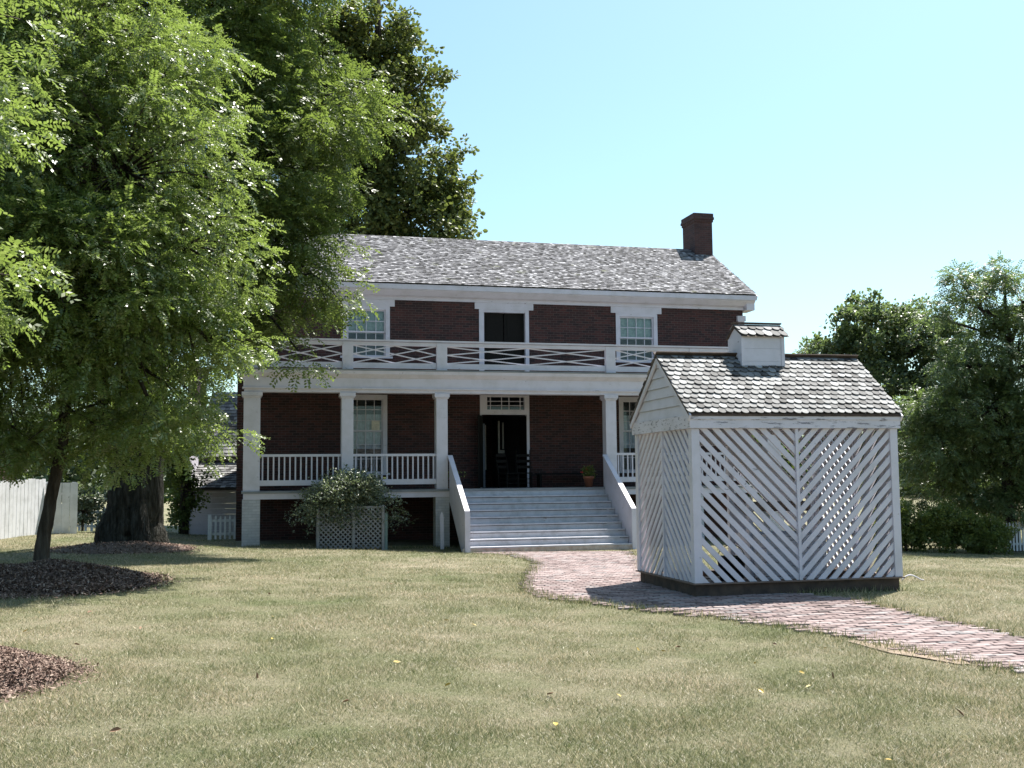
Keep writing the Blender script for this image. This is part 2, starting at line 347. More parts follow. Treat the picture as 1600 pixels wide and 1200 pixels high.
# ------------------------------------------------------------------ mulch rings
MULCH = []
def mound(name, cx, cy, r, h, label, seed=0, n_=22000, cs=1.0):
    rg = np.random.default_rng(seed); rings, seg = 14, 40; V = []; F = []
    MULCH.append((cx, cy, r))
    ph = rg.random(4)*6
    def prof(x, y):
        th = np.arctan2(y-cy, x-cx); rr = r*(1+.08*np.sin(3*th+ph[0])+.05*np.sin(5*th+ph[1])); t = np.hypot(x-cx, y-cy)/rr
        return gz(x, y)+np.where(t < 1, h*(1-t**2)**1.0*(1+.15*np.sin(x*5+ph[2])*np.sin(y*5+ph[3])), -.02), t
    for a_ in range(rings+1):
        for s_ in range(seg):
            th = 2*math.pi*s_/seg; rr = r*1.02*a_/rings; V.append((cx+rr*math.cos(th), cy+rr*math.sin(th)))
    V = np.array(V); z, t = prof(V[:,0], V[:,1]); V = np.column_stack([V, z+.004])
    for a_ in range(rings):
        for s_ in range(seg): F.append((a_*seg+s_, a_*seg+(s_+1)%seg, (a_+1)*seg+(s_+1)%seg, (a_+1)*seg+s_))
    e = thing(name, label, 'mulch', (0,0,0)); kind(e, 'stuff')
    npmesh('mulch_bed', V, F, M['mulchbed'], e, True)
    rad = r*np.where(rg.random(n_) < .9, np.sqrt(rg.random(n_))*1.04, 1+np.abs(rg.normal(0,.1,n_))); th = rg.random(n_)*2*math.pi; x = cx+rad*np.cos(th); y = cy+rad*np.sin(th); z, t = prof(x, y)
    z = np.maximum(z, gz(x, y)); L_ = rg.uniform(.010, .035, n_); W_ = rg.uniform(.004, .011, n_); L_ = L_*cs; W_ = W_*cs; az = rg.random(n_)*6.28; el = rg.normal(0, .5, n_)
    d = np.stack([np.cos(az)*np.cos(el), np.sin(az)*np.cos(el), np.sin(el)], -1); s_ = np.stack([-np.sin(az), np.cos(az), rg.normal(0,.4,n_)], -1)
    c_ = np.stack([x, y, z+.015+rg.random(n_)*.02], -1)
    V = np.stack([c_-d*L_[:,None]-s_*W_[:,None], c_+d*L_[:,None]-s_*W_[:,None]*.6, c_+d*L_[:,None]+s_*W_[:,None], c_-d*L_[:,None]+s_*W_[:,None]], 1).reshape(-1,3)
    npmesh('mulch_chips', V, np.arange(n_*4).reshape(-1,4), M['mulch'], e)
    return e

# ------------------------------------------------------------------ leaves
def unit(v): return v/np.maximum(np.linalg.norm(v, axis=-1, keepdims=True), 1e-9)
def frames(d, rg):
    """orthonormal frames: x along d, z as near up as possible with a random roll"""
    n_ = len(d); up = np.tile([0,0,1.0], (n_,1))+rg.normal(0, .45, (n_,3)); y = unit(np.cross(up, d)); z = np.cross(d, y)
    return np.stack([d, y, z], -1)
def frond_templates(rg, K, pairs, L, ll, lw):
    out = []
    for k in range(K):
        V = []
        for p in range(pairs):
            t = (p+.6)/pairs; x = L*t; zz = -.25*L*t*t
            for s_ in (-1, 1):
                a_ = math.radians(rg.uniform(50, 75)); dx, dy = math.cos(a_), s_*math.sin(a_); l_ = ll*(1-.35*abs(t-.45))*rg.uniform(.8, 1.15)
                dr = rg.uniform(-.55, .15); px, py = -dy, dx; tw = rg.uniform(-.5, .5); w2 = lw/2
                b_ = np.array([x, 0, zz]); ax = np.array([dx, dy, dr]); sd_ = np.array([px, py, tw])
                V += [b_, b_+ax*l_*.5+sd_*w2, b_+ax*l_, b_+ax*l_*.5-sd_*w2]
        out.append(np.array(V))
    return np.array(out)
def place_leaves(name, pos, dirs, T, rg, mat, parent, smin=.75, smax=1.25):
    n_ = len(pos); F = frames(unit(dirs), rg); idx = rg.integers(0, len(T), n_); sc = rg.uniform(smin, smax, n_)
    V = np.einsum('nij,nkj->nki', F, T[idx]*sc[:,None,None])+pos[:,None,:]
    V = V.reshape(-1, 3); return npmesh(name, V, np.arange(len(V)).reshape(-1, 4), mat, parent)
def broad_templates(rg, K, n_leaf, r, size):
    """small tuft of broad leaves, each two quads folded along the midrib"""
    out = []
    for k in range(K):
        V = []
        for q in range(n_leaf):
            d = rg.normal(0, 1, 3); d[2] = d[2]*.5-.2; d /= np.linalg.norm(d); b_ = d*r*rg.uniform(.2, 1); s_ = np.cross(d, [0,0,1.0])+rg.normal(0,.3,3); s_ /= np.linalg.norm(s_); s_ -= d*s_.dot(d)
            nn = np.cross(d, s_); L_ = size*rg.uniform(.7, 1.2); f = nn*L_*.15
            V += [b_, b_+d*L_*.35+s_*L_*.42+f, b_+d*L_*.8+s_*L_*.3+f, b_+d*L_]
            V += [b_, b_+d*L_, b_+d*L_*.8-s_*L_*.3+f, b_+d*L_*.35-s_*L_*.42+f]
        out.append(np.array(V))
    return np.array(out)
def crown_points(rg, blobs, n_, inner=.45):
    """clump centres spread through a union of ellipsoids (cx,cy,cz,rx,ry,rz), denser toward the outside"""
    B = np.array(blobs, float); vol = B[:,3]*B[:,4]*B[:,5]; w_ = vol**.8; idx = rg.choice(len(B), n_, p=w_/w_.sum())
    d = unit(rg.normal(0, 1, (n_, 3))); r = rg.uniform(inner**2, 1, n_)**.5
    return B[idx,:3]+d*B[idx,3:6]*r[:,None], d, idx
def tree(name, label, cat, base, trunk_pts, trunk_r, blobs, n_clump, per, T, mat, bark, clump_r=(.55,.3), seed=1, out=.8, droop=-.35, group=None, limbs=True, parent_thing=None, zmin=None, trunk_n=14):
    rg = np.random.default_rng(seed); random.seed(seed)
    e = parent_thing or thing(name, label, cat, base, 0, group); bx = np.array(base)
    tb = MB(); 
    for tp, tr in (zip(trunk_pts, trunk_r) if isinstance(trunk_pts[0][0], (tuple, list)) else [(trunk_pts, trunk_r)]):
        P = []; Rr = []
        for k in range(len(tp)-1):
            for t in np.linspace(0, 1, 6, endpoint=False):
                P.append(Vector(tp[k]).lerp(Vector(tp[k+1]), t)+Vector((random.gauss(0,.04*tr[k]),random.gauss(0,.04*tr[k]),0))); Rr.append(tr[k]*(1-t)+tr[k+1]*t)
        P.append(Vector(tp[-1])); Rr.append(tr[-1]); tb.tube(P, Rr, trunk_n, .14)
    tb.build('trunk', bark, e, True)
    pts, d, idx = crown_points(rg, blobs, n_clump)
    if zmin is not None: pts[:,2] = np.maximum(pts[:,2], zmin+rg.random(len(pts))*.4)
    # limbs: trunk -> blob centres -> clumps
    lb = MB(); tops = trunk_pts if not isinstance(trunk_pts[0][0], (tuple, list)) else trunk_pts[0]
    nodes = []
    for b_ in blobs:
        c_ = Vector(b_[:3]); src = min((Vector(tops[-2]).lerp(Vector(tops[-1]), t) for t in (0,.3,.6,.9)), key=lambda p: (p-c_).length+max(0, p.z-c_.z)*2)
        mid = src.lerp(c_, .5)+Vector((random.gauss(0,.2), random.gauss(0,.2), .15*(c_-src).length*.5)); r0 = min(.5*min(tr if not isinstance(tr, (list,tuple)) else tr[-1] for tr in ([trunk_r[0]] if isinstance(trunk_r[0], (list,tuple)) else [trunk_r])), .12+.02*b_[3]) if False else .035+.012*b_[3]
        P = [src, src.lerp(mid, .5)+Vector((0,0,.05)), mid, mid.lerp(c_, .5), c_]; lb.tube(P, [r0*1.2, r0*1.1, r0, r0*.75, r0*.5], 7, .1); nodes.append((mid, c_))
    for p, ii in zip(pts, idx):
        if random.random() < .75:
            m_, c_ = nodes[ii]; s_ = m_.lerp(c_, random.uniform(.3, 1)); q = Vector(p); h_ = s_.lerp(q, .5)+Vector((0,0,.08*(q-s_).length)); lb.tube([s_, h_, q], [.022, .014, .006], 4)
    if limbs: lb.build('limbs', bark, e, True)
    n_ = len(pts)*per; ci = np.repeat(np.arange(len(pts)), per); sc = rg.uniform(.6, 1.3, len(pts))[ci]
    off = rg.normal(0, 1, (n_, 3)); off = unit(off)*rg.random((n_,1))**.45*np.array([clump_r[0], clump_r[0], clump_r[1]])*sc[:,None]
    pos = pts[ci]+off+np.array([0,0,1])*(-.25*np.hypot(off[:,0],off[:,1])/clump_r[0]*clump_r[1])[:,None]
    cen = np.array(blobs)[idx[ci], :3]; dirs = unit(off)*.9+unit(pos-cen)*out*.5+np.array([0,0,droop])+rg.normal(0,.3,(n_,3))
    place_leaves('crown', pos, dirs, T, rg, mat, e)
    return e

# ------------------------------------------------------------------ house
HX, HY, HYAW = .4762, 31.8738, .2444
house = thing('brick_house', 'long two storey dark red brick house with a white porch and balcony', 'house', (HX, HY, 0), HYAW)
WV, RV, RZ, EZ = 2.79, 6.3, 10.02, 7.68            # wall plane, ridge depth, ridge and eave heights
UL = 8.3; BK = 2*RV-WV
# brick walls with real openings in the front
holes = [(-5.16,-3.71,5.36,7.0),(3.74,5.19,5.36,7.0),(-.86,.78,4.72,7.0),(-5.11,-3.79,1.75,4.22),(3.79,5.11,1.75,4.22),(-.85,.76,1.31,4.25)]
def wall_with_holes(mb, u0, u1, z0, z1, v0, v1, holes):
    us = sorted({u0, u1, *[h[0] for h in holes], *[h[1] for h in holes]}); zs = sorted({z0, z1, *[h[2] for h in holes], *[h[3] for h in holes]})
    def solid(a_, b_): return not any(h[0]-1e-6 <= a_ and h[1]+1e-6 >= b_[0] and h[2]-1e-6 <= b_[1] and h[3]+1e-6 >= b_[2] for h in holes)
    S = {}
    for i_ in range(len(us)-1):
        for k in range(len(zs)-1):
            S[i_,k] = not any(h[0]-1e-6 <= us[i_] and h[1]+1e-6 >= us[i_+1] and h[2]-1e-6 <= zs[k] and h[3]+1e-6 >= zs[k+1] for h in holes)
    for (i_, k), s_ in S.items():
        if not s_: continue
        a_, b_, c_, d_ = us[i_], us[i_+1], zs[k], zs[k+1]
        mb.add([(a_,v0,c_),(b_,v0,c_),(b_,v0,d_),(a_,v0,d_)], [(0,1,2,3)]); mb.add([(a_,v1,c_),(b_,v1,c_),(b_,v1,d_),(a_,v1,d_)], [(3,2,1,0)])
        if not S.get((i_-1,k), False): mb.add([(a_,v0,c_),(a_,v1,c_),(a_,v1,d_),(a_,v0,d_)], [(3,2,1,0)])
        if not S.get((i_+1,k), False): mb.add([(b_,v0,c_),(b_,v1,c_),(b_,v1,d_),(b_,v0,d_)], [(0,1,2,3)])
        if not S.get((i_,k-1), False): mb.add([(a_,v0,c_),(b_,v0,c_),(b_,v1,c_),(a_,v1,c_)], [(3,2,1,0)])
        if not S.get((i_,k+1), False): mb.add([(a_,v0,d_),(b_,v0,d_),(b_,v1,d_),(a_,v1,d_)], [(0,1,2,3)])
mb = MB(); wall_with_holes(mb, -UL, UL, -1.0, 7.55, WV, WV+.33, holes)
mb.box(-UL, -UL+.33, WV+.33, BK-.33, -1, 7.55).box(UL-.33, UL, WV+.33, BK-.33, -1, 7.55).box(-UL, UL, BK-.33, BK, -1, 7.55)
for s_ in (-1, 1):
    a_, b_ = (UL-.33, UL) if s_ > 0 else (-UL, -UL+.33)
    mb.prism([(0,WV,7.55),(0,BK,7.55),(0,RV,RZ-.25)], (a_,0,0), (b_,0,0))
mb.build('wall', M['brick'], house)
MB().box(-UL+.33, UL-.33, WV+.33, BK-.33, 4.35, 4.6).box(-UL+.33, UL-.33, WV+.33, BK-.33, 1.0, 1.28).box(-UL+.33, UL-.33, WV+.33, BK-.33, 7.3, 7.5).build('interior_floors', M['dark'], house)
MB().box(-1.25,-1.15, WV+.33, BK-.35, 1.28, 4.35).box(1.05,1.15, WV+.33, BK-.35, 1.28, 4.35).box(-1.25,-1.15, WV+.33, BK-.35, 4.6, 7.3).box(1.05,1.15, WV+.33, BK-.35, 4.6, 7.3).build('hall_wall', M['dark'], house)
# what shows through the open door: hall door leaf, far door surround
MB().box(-.56,-.2, WV+2.2, WV+2.25, 1.3, 3.45).build('hall_door', M['greydoor'], house)
MB().box(-.08,.06, WV+3.2, WV+3.26, 1.9, 3.45).build('hall_door_surround', M['panel'], house)
MB().box(.30,.36, WV+2.4, WV+2.46, 2.5, 3.55).box(.45,.50, WV+2.4, WV+2.46, 2.6, 3.5).box(.30,.52, WV+2.4, WV+2.46, 2.45, 2.56).build('picture_frame', M['panel'], house)

def shingled(mb, o, ux, sl, width, length, rows, cols, th, rg, overhang=0, round_=False, jag=.15, skip=None):
    """rows of overlapping shingles; o = lower left corner, ux = unit along eave, sl = unit up slope"""
    ux = Vector(ux).normalized(); sl = Vector(sl).normalized(); n_ = ux.cross(sl).normalized(); ex = length/rows; cw = width/cols
    for r_ in range(rows):
        off = (r_ % 2)*.5+rg.uniform(-.08,.08)
        for c_ in range(-1, cols+1):
            a_ = (c_+off)*cw+rg.uniform(-.03,.03)*cw; b_ = (c_+1+off)*cw-.004
            a_ = max(a_, -overhang); b_ = min(b_, width+overhang)
            if b_-a_ < cw*.2: continue
            dn = rg.uniform(-jag, jag)*ex*.5; t0 = r_*ex+dn; t1 = (r_+1)*ex+ex*.25; t1 = min(t1, length)
            if skip and skip((a_+b_)/2, t0+ex/2): continue
            lift = th*1.7+rg.uniform(0, th*.9); tip = th*.3
            if round_:
                q = (b_-a_); prof = [(a_,.34*ex),(a_+.13*q,.14*ex),(a_+.32*q,.03*ex),(a_+.5*q,0),(b_-.32*q,.03*ex),(b_-.13*q,.14*ex),(b_,.34*ex)]
            else: prof = [(a_,rg.uniform(0,.06)*ex),(b_,rg.uniform(0,.06)*ex)]
            top = [Vector(o)+ux*x_+sl*(t0+y_)+n_*lift for x_, y_ in prof]; bot = [p-n_*th for p in top]
            ub = [Vector(o)+ux*b_+sl*t1+n_*tip, Vector(o)+ux*a_+sl*t1+n_*tip]
            k = len(prof); P = top+ub+bot
            F = [tuple(range(k+2))]+[(i_+1, i_, k+2+i_, k+2+i_+1) for i_ in range(k-1)]+[(0, k+1, k+2), (k, k-1, 2*k+1)]
            mb.add(P, F)
rr = random.Random(5)
# roof: underlay slabs + shingles in front and behind
RO = UL+.32; ev = WV-.42; sl = Vector((0, RV-ev, RZ-EZ)); SL = sl.length
roof = MB(); roof.prism([(0,ev,EZ-.02),(0,RV,RZ-.02),(0,2*RV-ev,EZ-.02),(0,2*RV-ev,EZ-.1),(0,RV,RZ-.1),(0,ev,EZ-.1)], (-RO,0,0), (RO,0,0))
roof_o = roof.build('roof', M['under'], house)
mb = MB(); shingled(mb, (-RO,ev-.04,EZ-.02), (1,0,0), sl, 2*RO, SL+.04, 34, 165, .014, rr, .02, False, .22)
mb.build('shingles', M['roof'], roof_o)
mb = MB(); shingled(mb, (RO,2*RV-ev+.04,EZ-.02), (-1,0,0), Vector((0,-(RV-ev),RZ-EZ)), 2*RO, SL+.04, 26, 70, .014, rr, .02, False, .22)
mb.build('rear_shingles', M['roof'], roof_o)
for s_ in (-1, 1):
    a_, b_ = (7.92, 8.62) if s_ > 0 else (-8.56, -7.86)
    mb = MB().box(a_, b_, 5.75, 6.85, 8.9, 10.95).box(a_-.03, b_+.03, 5.72, 6.88, 10.95, 11.04).box(a_-.06, b_+.06, 5.69, 6.91, 11.04, 11.13).box(a_-.04, b_+.04, 5.71, 6.89, 11.13, 11.27)
    mb.build('chimney', M['chimney'], roof_o)
# main cornice, frieze, lintels
mb = MB()
mb.box(-RO, RO, ev-.02, ev+.02, EZ-.19, EZ-.04).box(-RO, RO, ev+.02, WV-.002, EZ-.16, EZ-.1)
mb.prism([(0,ev+.03,EZ-.17),(0,ev+.03,EZ-.22),(0,WV-.2,EZ-.36),(0,WV-.06,EZ-.36),(0,WV-.003,EZ-.17)], (-RO+.03,0,0), (RO-.03,0,0))
mb.box(-UL-.06, UL+.06, WV-.062, WV-.001, 7.2, EZ-.36)
mb.box(-UL-.06, UL+.06, WV-.10, WV-.062, 7.30, 7.335)
for s_ in (-1, 1):   # returns and rake boards
    a_ = UL if s_ > 0 else -UL-.3
    mb.box(a_+.002, a_+.298, WV-.3, WV+.35, 7.17, 7.5)
    mb.bar((s_*(RO+.012), ev, EZ-.12), (s_*(RO+.012), RV, RZ-.12), .022, .16)
    mb.bar((s_*(RO+.012), 2*RV-ev, EZ-.12), (s_*(RO+.012), RV, RZ-.12), .022, .16)
mb.build('cornice', M['white'], house)
for (a_, b_, z) in ((-5.33,-3.56,6.99),(3.57,5.34,6.99),(-1.0,.93,6.99)):
    MB().box(a_, b_, WV-.04, WV-.002, z, 7.199).build('lintel', M['white'], house)
MB().box(8.1, 8.32, WV-.07, WV-.002, 4.72, 7.0).box(8.06,8.36, WV-.1,WV-.002,6.82,7.0).build('corner_board', M['white'], house)
MB().box(-8.32, -8.1, WV-.07, WV-.002, 4.72, 7.0).build('corner_board', M['white'], house)

def window(u0, u1, z0, z1, zm, cols, rows, lower, curtain, papers=()):
    f = MB(); fw = .13
    f.box(u0, u0+fw, WV-.03, WV+.12, z0, z1).box(u1-fw, u1, WV-.03, WV+.12, z0, z1).box(u0+fw, u1-fw, WV-.03, WV+.12, z1-.12, z1).box(u0-.08, u1+.08, WV-.09, WV+.12, z0-.06, z0)
    fo = f.build('window', M['white'], house)
    s_ = MB(); a_, b_ = u0+fw, u1-fw; t, b0_ = z1-.12, z0
    for (c0, c1, vv) in ((zm, t, WV+.03), (b0_, zm+.04, WV+.075)):
        s_.box(a_, a_+.045, vv, vv+.035, c0, c1).box(b_-.045, b_, vv, vv+.035, c0, c1).box(a_+.045, b_-.045, vv, vv+.035, c0, c0+.05).box(a_+.045, b_-.045, vv, vv+.035, c1-.045, c1)
        for k in range(1, cols): x_ = a_+(b_-a_)*k/cols; s_.box(x_-.011, x_+.011, vv+.002, vv+.033, c0+.05, c1-.045)
        for k in range(1, rows): y_ = c0+(c1-c0)*k/rows; s_.box(a_+.045, b_-.045, vv+.004, vv+.031, y_-.011, y_+.011)
    s_.build('sash', M['white'], fo)
    MB().box(a_, b_, WV+.045, WV+.05, zm, t).box(a_, b_, WV+.09, WV+.095, b0_, zm).build('pane', M['glass'], fo)
    if curtain == 'blind': MB().box(a_+.01, b_-.01, WV+.14, WV+.15, zm-.02, t).build('blind', M['blind'], fo)
    else:
        c_ = MB(); n_ = 26; q0, q1 = z0+.75, z1-.6
        P = [];
        for k in range(n_+1):
            x_ = a_+.01+(b_-a_-.02)*k/n_; vv = WV+.17+.02*math.sin(k*1.7); P += [(x_, vv, q0), (x_, vv, q1)]
        c_.add(P, [(2*k, 2*k+2, 2*k+3, 2*k+1) for k in range(n_)]); c_.build('curtain', M['curtain'], fo)
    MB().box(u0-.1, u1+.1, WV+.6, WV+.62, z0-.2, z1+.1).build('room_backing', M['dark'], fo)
    return fo
window(-5.16,-3.71,5.41,7.0,6.16,4,2,None,'blind'); window(3.74,5.19,5.41,7.0,6.16,4,2,None,'blind')
wl = window(-5.11,-3.79,1.8,4.22,3.08,4,3,None,'curtain'); wr = window(3.79,5.11,1.8,4.22,3.08,4,3,None,'curtain')
MB().box(-4.27,-4.02, WV+.018, WV+.022, 3.12, 3.42).build('notice_paper', M['paper'], wl)
# upper door
f = MB().box(-.86,-.7,WV-.03,WV+.2,4.72,6.99).box(.66,.78,WV-.03,WV+.2,4.72,6.99).box(-.7,.66,WV-.02,WV+.2,6.9,6.99)
ud = f.build('upper_door', M['white'], house)
mb = MB()
for a_, b_ in ((-.7,-.035),(-.005,.66)):
    mb.box(a_, b_, WV+.14, WV+.18, 4.72, 6.9)
    for z0, z1 in ((4.9,5.7),(5.85,6.75)): mb.box(a_+.1, b_-.1, WV+.125, WV+.139, z0, z1)
mb.build('door_leaf', M['blackwood'], ud)
# front door surround with transom light
f = MB().box(-.85,-.62,WV-.03,WV+.15,3.62,4.24).box(.60,.76,WV-.03,WV+.15,3.62,4.24).box(-.62,.60,WV-.03,WV+.15,3.62,3.78).box(-.62,.60,WV-.03,WV+.15,4.18,4.24)
f.box(.67,.76,WV-.025,WV+.15,1.31,3.62).box(-.85,-.8,WV-.02,WV+.15,1.31,3.62)
fd = f.build('front_door', M['white'], house)
m_ = MB()
for t in (.1,.4,.6,.9): m_.box(-.62+1.22*t-.012,-.62+1.22*t+.012,WV+.04,WV+.07,3.78,4.18)
for t in (.33,.67): m_.box(-.62,.6,WV+.045,WV+.065,3.78+.4*t-.01,3.78+.4*t+.01)
m_.build('transom_bars', M['white'], fd); MB().box(-.62,.6,WV+.055,WV+.06,3.78,4.18).build('transom_glass', M['glass'], fd)
m_ = MB()
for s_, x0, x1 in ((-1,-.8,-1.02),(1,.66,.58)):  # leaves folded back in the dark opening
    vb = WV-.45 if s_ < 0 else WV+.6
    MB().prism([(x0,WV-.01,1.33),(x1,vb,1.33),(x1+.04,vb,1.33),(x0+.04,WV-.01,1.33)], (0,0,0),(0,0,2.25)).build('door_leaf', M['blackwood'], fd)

# porch
FZ = 1.31; CA, CB, CC = 2.567, 5.267, 7.89; EB, ET = 4.06, 4.47; GH = -.9
MB().box(-8.15, 8.15, -.04, WV-.002, FZ-.06, FZ).build('porch_floor', M['deck'], house)
MB().box(-8.1, 8.1, 0, .05, 1.09, FZ-.062).box(-8.1,-8.05,.05,WV-.005,1.09,FZ-.062).box(8.05,8.1,.05,WV-.005,1.09,FZ-.062).build('porch_fascia', M['white'], house)
for u in (-CC, -CB, -CA, CA, CB, CC):
    wd = .24 if abs(u) > 7 else .2
    MB().box(u-wd, u+wd, .01, .45, -1, 1.089).build('pier', M['wbrick'], house)
    hw = .225 if abs(u) > 7 else .165
    c_ = MB().box(u-hw, u+hw, .04, .04+2*min(hw,.18), FZ, EB-.12).box(u-hw-.03, u+hw+.03, .01, .07+2*min(hw,.18), EB-.15, EB-.11).box(u-hw-.055, u+hw+.055, -.015, .1+2*min(hw,.18), EB-.11, EB-.001)
    c_.build('column', M['white'], house, bevel=.006)
MB().box(-8.1, 8.1, .02, .4, EB, EB+.13).box(-8.13, 8.13, -.005, .4, EB+.132, ET).box(-8.16,8.16,-.04,.4,EB+.10,EB+.131).prism([(0,-.02,ET),(0,-.14,ET+.11),(0,-.16,ET+.2),(0,.4,ET+.2),(0,.4,ET)], (-8.2,0,0),(8.2,0,0)).box(-8.1,-7.75,.4,WV-.005,EB,ET+.19).box(7.75,8.1,.4,WV-.005,EB,ET+.19).build('entablature', M['white'], house)
MB().box(-7.75, 7.75, .4, WV-.005, 4.36, 4.4).build('porch_ceiling', M['ceil'], house)
MB().box(-8.22, 8.22, -.17, WV-.005, ET+.203, ET+.245).build('balcony_floor', M['deck'], house)
def balustrade(a_, b_):
    mb = MB().box(a_, b_, .1, .2, 2.26, 2.33).box(a_, b_, .09, .2, 1.46, 1.61); n_ = int(round((b_-a_)/.148))
    for k in range(n_): x_ = a_+(k+.5)*(b_-a_)/n_; mb.box(x_-.02, x_+.02, .125, .165, 1.61, 2.26)
    mb.build('porch_balustrade', M['white'], house)
for s_ in (-1, 1):
    for p, q in ((CA+.165, CB-.165), (CB+.165, CC-.225)):
        balustrade(*((p, q) if s_ > 0 else (-q, -p)))
    mb = MB().box(s_*CC-.06, s_*CC+.04, .4, WV-.01, 2.26, 2.33).box(s_*CC-.06, s_*CC+.04, .4, WV-.01, 1.46, 1.61)
    for k in range(15): y_ = .47+k*.15; mb.box(s_*CC-.03, s_*CC+.01, y_, y_+.04, 1.61, 2.26)
    mb.build('porch_balustrade', M['white'], house)
# balcony railing with stacked crosses
BZ0, BZ1, RT = ET+.245, 4.92, 5.58
posts = [-CC, -CB, -CA, CA, CB, CC]
for u in posts: MB().box(u-.15, u+.15, -.02, .12, BZ0, 5.51).build('balcony_post', M['white'], house)
MB().box(-CC-.2, CC+.2, -.04, .14, 5.53, RT).box(-CC-.15, CC+.15, .0, .1, 5.42, 5.51).build('balcony_handrail', M['white'], house)
for k in range(5):
    a_, b_ = posts[k]+.15, posts[k+1]-.15
    mb = MB().box(a_, b_, .02, .09, 4.77, BZ1); z0, z1 = BZ1, 5.42; zm = (z0+z1)/2; mid = (a_+b_)/2
    for c0, c1 in ((a_, mid), (mid, b_)):
        for q0, q1 in ((z0, zm), (zm, z1)):
            mb.bar((c0, .045, q0), (c1, .045, q1), .022, .032); mb.bar((c0, .068, q1), (c1, .068, q0), .022, .032)
    mb.build('balcony_railing', M['white'], house)
for s_ in (-1, 1):
    mb = MB().box(s_*CC-.05, s_*CC+.05, .15, WV-.01, 5.53, RT).box(s_*CC-.035, s_*CC+.035, .15, WV-.01, 4.77, BZ1)
    for c0, c1 in ((.15, 1.45), (1.45, 2.75)):
        mb.bar((s_*CC, c0, BZ1), (s_*CC, c1, 5.42), .03, .03); mb.bar((s_*CC, c0, 5.42), (s_*CC, c1, BZ1), .03, .03)
    mb.build('balcony_railing', M['white'], house)
# stairs
n_r = 9; rise = (FZ-.01+.385)/n_r; tr = .285
st = MB(); stn = MB()
for k in range(n_r):
    z1 = FZ-.02-k*rise; v1 = -.04-k*tr
    if k < n_r-1: st.m = 0; st.box(-2.3, 2.3, v1-tr-.03, v1+.06, z1-rise-.035, z1-rise)   # tread
    tgt = st; tgt.m = 1 if k == n_r-1 else 0
    tgt.box(-2.3, 2.3, v1+.02, v1+.04, z1-rise+.001, z1-.052)
st.box(-2.45, 2.45, -.04-8*tr-.02, -.04-8*tr+.015, -.55, FZ-.02-8*rise-.036)
stairs = st.build('stairs', [M['stairpaint'], M['foot']], house)
for s_ in (-1, 1):
    a_, b_ = (2.31, 2.37) if s_ > 0 else (-2.37, -2.31); e = -.04-8*tr
    MB().prism([(0,.0,FZ-.35),(0,.0,2.2),(0,e,.66),(0,e,-.6),(0,e+.3,-.6)], (a_,0,0),(b_,0,0)).build('stair_side', M['white'], house)
    MB().prism([(0,.02,2.22),(0,.02,2.28),(0,e-.06,.75),(0,e-.06,.69)], (a_-.04,0,0),(b_+.04,0,0)).build('handrail', M['white'], house)
    MB().box(a_-.03, b_+.05, e-.06, e+.06, -.6, .69).build('newel_post', M['white'], house)
def hw_(u, v): return (HX+u*math.cos(HYAW)-v*math.sin(HYAW), HY+u*math.sin(HYAW)+v*math.cos(HYAW))

# things on the porch
def flower_pot(u, v, label, tall, seed):
    x, y = hw_(u, v); e = thing('flower_pot', label, 'plant pot', (x, y, FZ), 0, 'potted plants at the top of the stairs')
    MB().lathe([(0,0),(.10,0),(.15,.26),(.17,.26),(.175,.33),(.15,.33),(.14,.28),(0,.28)], n_=20).build('pot', M['terra'], e, True)
    rg = np.random.default_rng(seed); n_ = 60; pos = np.stack([rg.normal(0,.09,n_), rg.normal(0,.09,n_), .3+rg.random(n_)*tall], -1)
    T = broad_templates(rg, 4, 5, .03, .06); place_leaves('foliage', pos, rg.normal(0,1,(n_,3))+[0,0,.5], T, rg, M['hedge'], e)
    n_ = 8; pos = np.stack([rg.normal(0,.12,n_), rg.normal(0,.08,n_), .35+rg.random(n_)*tall], -1)
    place_leaves('blossom', pos, rg.normal(0,1,(n_,3)), broad_templates(rg, 2, 6, .02, .04), rg, M['flower'], e)
flower_pot(-2.12, .55, 'terracotta flower pot with sparse red blooms at the left side of the stair head', .22, 3)
flower_pot(2.0, .55, 'terracotta flower pot with a leafy green plant at the right side of the stair head', .3, 4)
def chair(u, v, rz, label, s_=1):
    x, y = hw_(u, v); e = thing('wooden_chair', label, 'chair', (x, y, FZ), HYAW+rz, 'dark chairs at the front door'); m = M['blackwood']
    for sx in (-1, 1):
        MB().lathe([(.018,0),(.025,.12),(.016,.2),(.026,.3),(.02,.44)], (sx*.21,-.2,0), 8).build('leg', m, e, True)
        MB().tube([(sx*.2,.2,0),(sx*.2,.2,.45),(sx*.22,.3,1.1*s_)], [.02,.022,.016], 8).build('leg', m, e, True)
    MB().box(-.25,.25,-.24,.23,.43,.465).build('seat', m, e, bevel=.01)
    b = MB()
    for z in (.6,.78,.96): b.box(-.2,.2,.235+(z-.45)*.15,.255+(z-.45)*.15,z,z+.09)
    b.build('backrest', m, e); r_ = MB()
    for z in (.14,.27): r_.bar((-.21,-.2,z),(.21,-.2,z),.018,.018).bar((-.205,-.2,z+.03),(-.2,.2,z+.03),.018,.018).bar((.205,-.2,z+.03),(.2,.2,z+.03),.018,.018)
    r_.build('stretcher', m, e)
chair(-.12, 2.15, .5, 'low backed black wooden chair turned aside before the open front door', .85); chair(.42, 2.2, -.15, 'taller black ladder back chair beside the right jamb of the front door', 1.08)
x, y = hw_(1.75, 2.35); e = thing('porch_bench', 'dark wooden bench against the brick wall right of the front door', 'bench', (x, y, FZ), HYAW)
MB().box(-.9,.9,-.2,.2,.4,.44).build('seat', M['blackwood'], e)
for sx in (-.8,.8): MB().box(sx-.03,sx+.03,-.18,.18,0,.4).build('leg', M['blackwood'], e)

